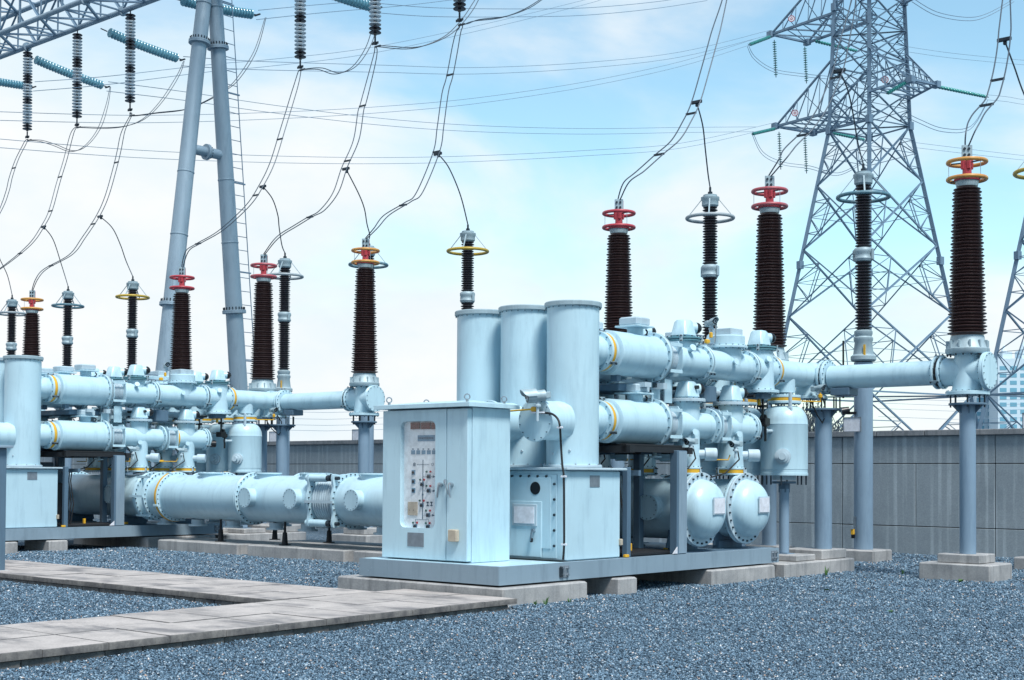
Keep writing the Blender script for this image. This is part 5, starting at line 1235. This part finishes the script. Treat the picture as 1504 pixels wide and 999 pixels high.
# bare shrub far behind the wall
t = thing('bare_shrub', at(1190, 640, D=60)-Z_*2, 'grey twiggy shrub showing above the wall near the tower', 'shrub')
for (px, py, nm) in ((1185, 610, 0), (1222, 622, 1)):
    g = G(); g.mat('shrub'); r = random.Random(5+nm); c = at(px, py+20, D=60)
    for i in range(260):
        a = r.uniform(0, 6.28); l = r.uniform(.3, 1.0 if nm == 0 else .5); o = Vector((math.cos(a)*.6, math.sin(a)*.6, r.uniform(.2, 1.4))); p = c+Vector((r.uniform(-.6, .6), r.uniform(-.5, .5), r.uniform(-.8, .3))); q = p+o*l; g.bar(p, q, .022)
        s_ = Vector((r.uniform(-1, 1), r.uniform(-1, 1), r.uniform(-1, 1)))*.09; g.add([q, q+s_, q+s_.cross(Vector((.3, .5, .8)))], [(0, 1, 2)])
    g.cyl((c.x, c.y, 0), (c.x, c.y, c.z), .06, 8); build('branches', g, t)

# ================================================================== distant apartment towers
def block(px, D, w, dpt, ztop, lab, rot, steps, sidex=1):
    c = at(px, 640, D=D); t = thing('apartment_tower', (c.x, c.y, 0), lab, 'high-rise', 'distant high-rises'); R = Matrix.Rotation(rot, 3, 'Z')
    g = G(); g.mat('tower_block').box(Vector((c.x, c.y, ztop/2)), (w, dpt, ztop), R)
    for k, (dx, ww, hh) in enumerate(steps):
        g.box(Vector((c.x, c.y, ztop+hh/2))+R@Vector((dx, 0, 0)), (ww, dpt*.7, hh), R); g.lathe(Vector((c.x, c.y, ztop+hh))+R@Vector((dx, 0, 0)), Z_, [(0, ww*.42), (ww*.45, ww*.25), (ww*.9, .05)], 8)
    build('wall', g, t)
    fl = int(ztop/3.1); n = int(w/4.2)
    sh = {}; n_ = 0
    for side, (W, off, m) in enumerate(((w, dpt/2, 4), (dpt, w/2, 3))):
        for f_ in range(fl):
            for k in range(m):
                if n_ >= 98: continue
                sg = 1 if side == 1 else -1; xx = -W/2+(k+.5)*W/m
                if side not in sh:
                    g = G(); g.mat('block_glass').box((0, 0, 0), ((W/m*.66, .12, 1.7) if side == 0 else (.12, W/m*.66, 1.7)), R); o = build('window', g, None); sh[side] = o.data; COL.objects.unlink(o); bpy.data.objects.remove(o)
                o = bpy.data.objects.new('window', sh[side]); COL.objects.link(o); o.parent = t
                o.location = R@(Vector((xx, -off-.02, 0)) if side == 0 else Vector((sidex*(off+.02), xx, 0)))+Z_*(f_*3.1+1.9); n_ += 1
block(1458, 620, 19, 16, 51, 'pale blue high-rise with spire, left one beyond the wall', .62, ((-3, 5, 5),))
block(1489, 600, 17, 16, 52.5, 'pale blue high-rise with spires, right one beyond the wall', .62, ((-4, 4, 3), (4.5, 5, 4)))

# ================================================================== world and light
w = bpy.data.worlds.new('World'); SC.world = w; w.use_nodes = True; nt = w.node_tree; nt.nodes.clear()
out = nt.nodes.new('ShaderNodeOutputWorld'); bg = nt.nodes.new('ShaderNodeBackground'); bg.inputs['Strength'].default_value = .10; nt.links.new(bg.outputs[0], out.inputs[0])
SE, SR = 58, 0
sdir = Vector((.80, -.34, 0)).normalized()
sky = nt.nodes.new('ShaderNodeTexSky'); sky.sky_type = 'NISHITA'; sky.sun_disc = False; sky.sun_elevation = rad(SE); sky.sun_rotation = math.atan2(sdir.x, sdir.y); sky.altitude = 50; sky.air_density = 1.0; sky.dust_density = 1.0; sky.ozone_density = 1.0
tc = nt.nodes.new('ShaderNodeTexCoord'); mp = nt.nodes.new('ShaderNodeMapping'); mp.inputs['Scale'].default_value = (1, 1, 2.1); mp.inputs['Location'].default_value = (3.1, .6, .2); nt.links.new(tc.outputs['Generated'], mp.inputs[0])
n1 = N(nt, 'ShaderNodeTexNoise', Scale=3.4, Detail=7.0, Roughness=.52, Distortion=.3); nt.links.new(mp.outputs[0], n1.inputs['Vector'])
# cloud cover grows towards the horizon and towards -X (left)
sep = nt.nodes.new('ShaderNodeSeparateXYZ'); nt.links.new(tc.outputs['Generated'], sep.inputs[0])
def math_(op, a, b_=None, clamp=False):
    n = nt.nodes.new('ShaderNodeMath'); n.operation = op; n.use_clamp = clamp
    for i, v in enumerate((a, b_)):
        if v is None: continue
        if hasattr(v, 'node'): nt.links.new(v, n.inputs[i])
        else: n.inputs[i].default_value = v
    return n.outputs[0]
lat = math_('ADD', math_('MULTIPLY', sep.outputs[0], float(ca[0])), math_('MULTIPLY', sep.outputs[1], float(ca[1])))
cov = math_('ADD', math_('MULTIPLY', sep.outputs[2], -2.9), math_('MULTIPLY', lat, -1.5))
cov = math_('ADD', cov, math_('MULTIPLY', n1.outputs['Fac'], 3.6))
rc = ramp(nt, [(.0, (0, 0, 0)), (1, (1, 1, 1))]); nt.links.new(math_('ADD', cov, -.52, True), rc.inputs[0])
rc.color_ramp.interpolation = 'EASE'
cl = ramp(nt, [(.34, (6.3, 7.2, 7.65)), (.60, (7.6, 7.75, 7.85))]); n2 = N(nt, 'ShaderNodeTexNoise', Scale=5.0, Detail=6.0, Roughness=.55); nt.links.new(mp.outputs[0], n2.inputs['Vector']); nt.links.new(n2.outputs['Fac'], cl.inputs[0])
gam = mixc(nt, 1.0, sky.outputs[0], (1.62, 1.90, 1.68), 'MULTIPLY')
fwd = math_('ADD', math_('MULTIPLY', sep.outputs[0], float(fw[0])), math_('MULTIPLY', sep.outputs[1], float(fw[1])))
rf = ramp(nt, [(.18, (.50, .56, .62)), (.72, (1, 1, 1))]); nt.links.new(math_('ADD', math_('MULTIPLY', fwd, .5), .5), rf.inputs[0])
allc = mixc(nt, rc.outputs[0], gam, cl.outputs[0])
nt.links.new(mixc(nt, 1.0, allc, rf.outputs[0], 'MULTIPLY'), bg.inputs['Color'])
sl = bpy.data.lights.new('sun', 'SUN'); sl.energy = 3.3; sl.angle = rad(16); sl.color = (1, .97, .93)
so = bpy.data.objects.new('sun', sl); COL.objects.link(so); v = Vector((sdir.x*math.cos(rad(SE)), sdir.y*math.cos(rad(SE)), math.sin(rad(SE)))); so.rotation_euler = v.to_track_quat('Z', 'Y').to_euler()
SC.view_settings.view_transform = 'Standard'; SC.view_settings.look = 'None'; SC.view_settings.gamma = 1; SC.view_settings.exposure = .38
SC.render.engine = 'CYCLES'
SC.render.resolution_x, SC.render.resolution_y = 1024, 680
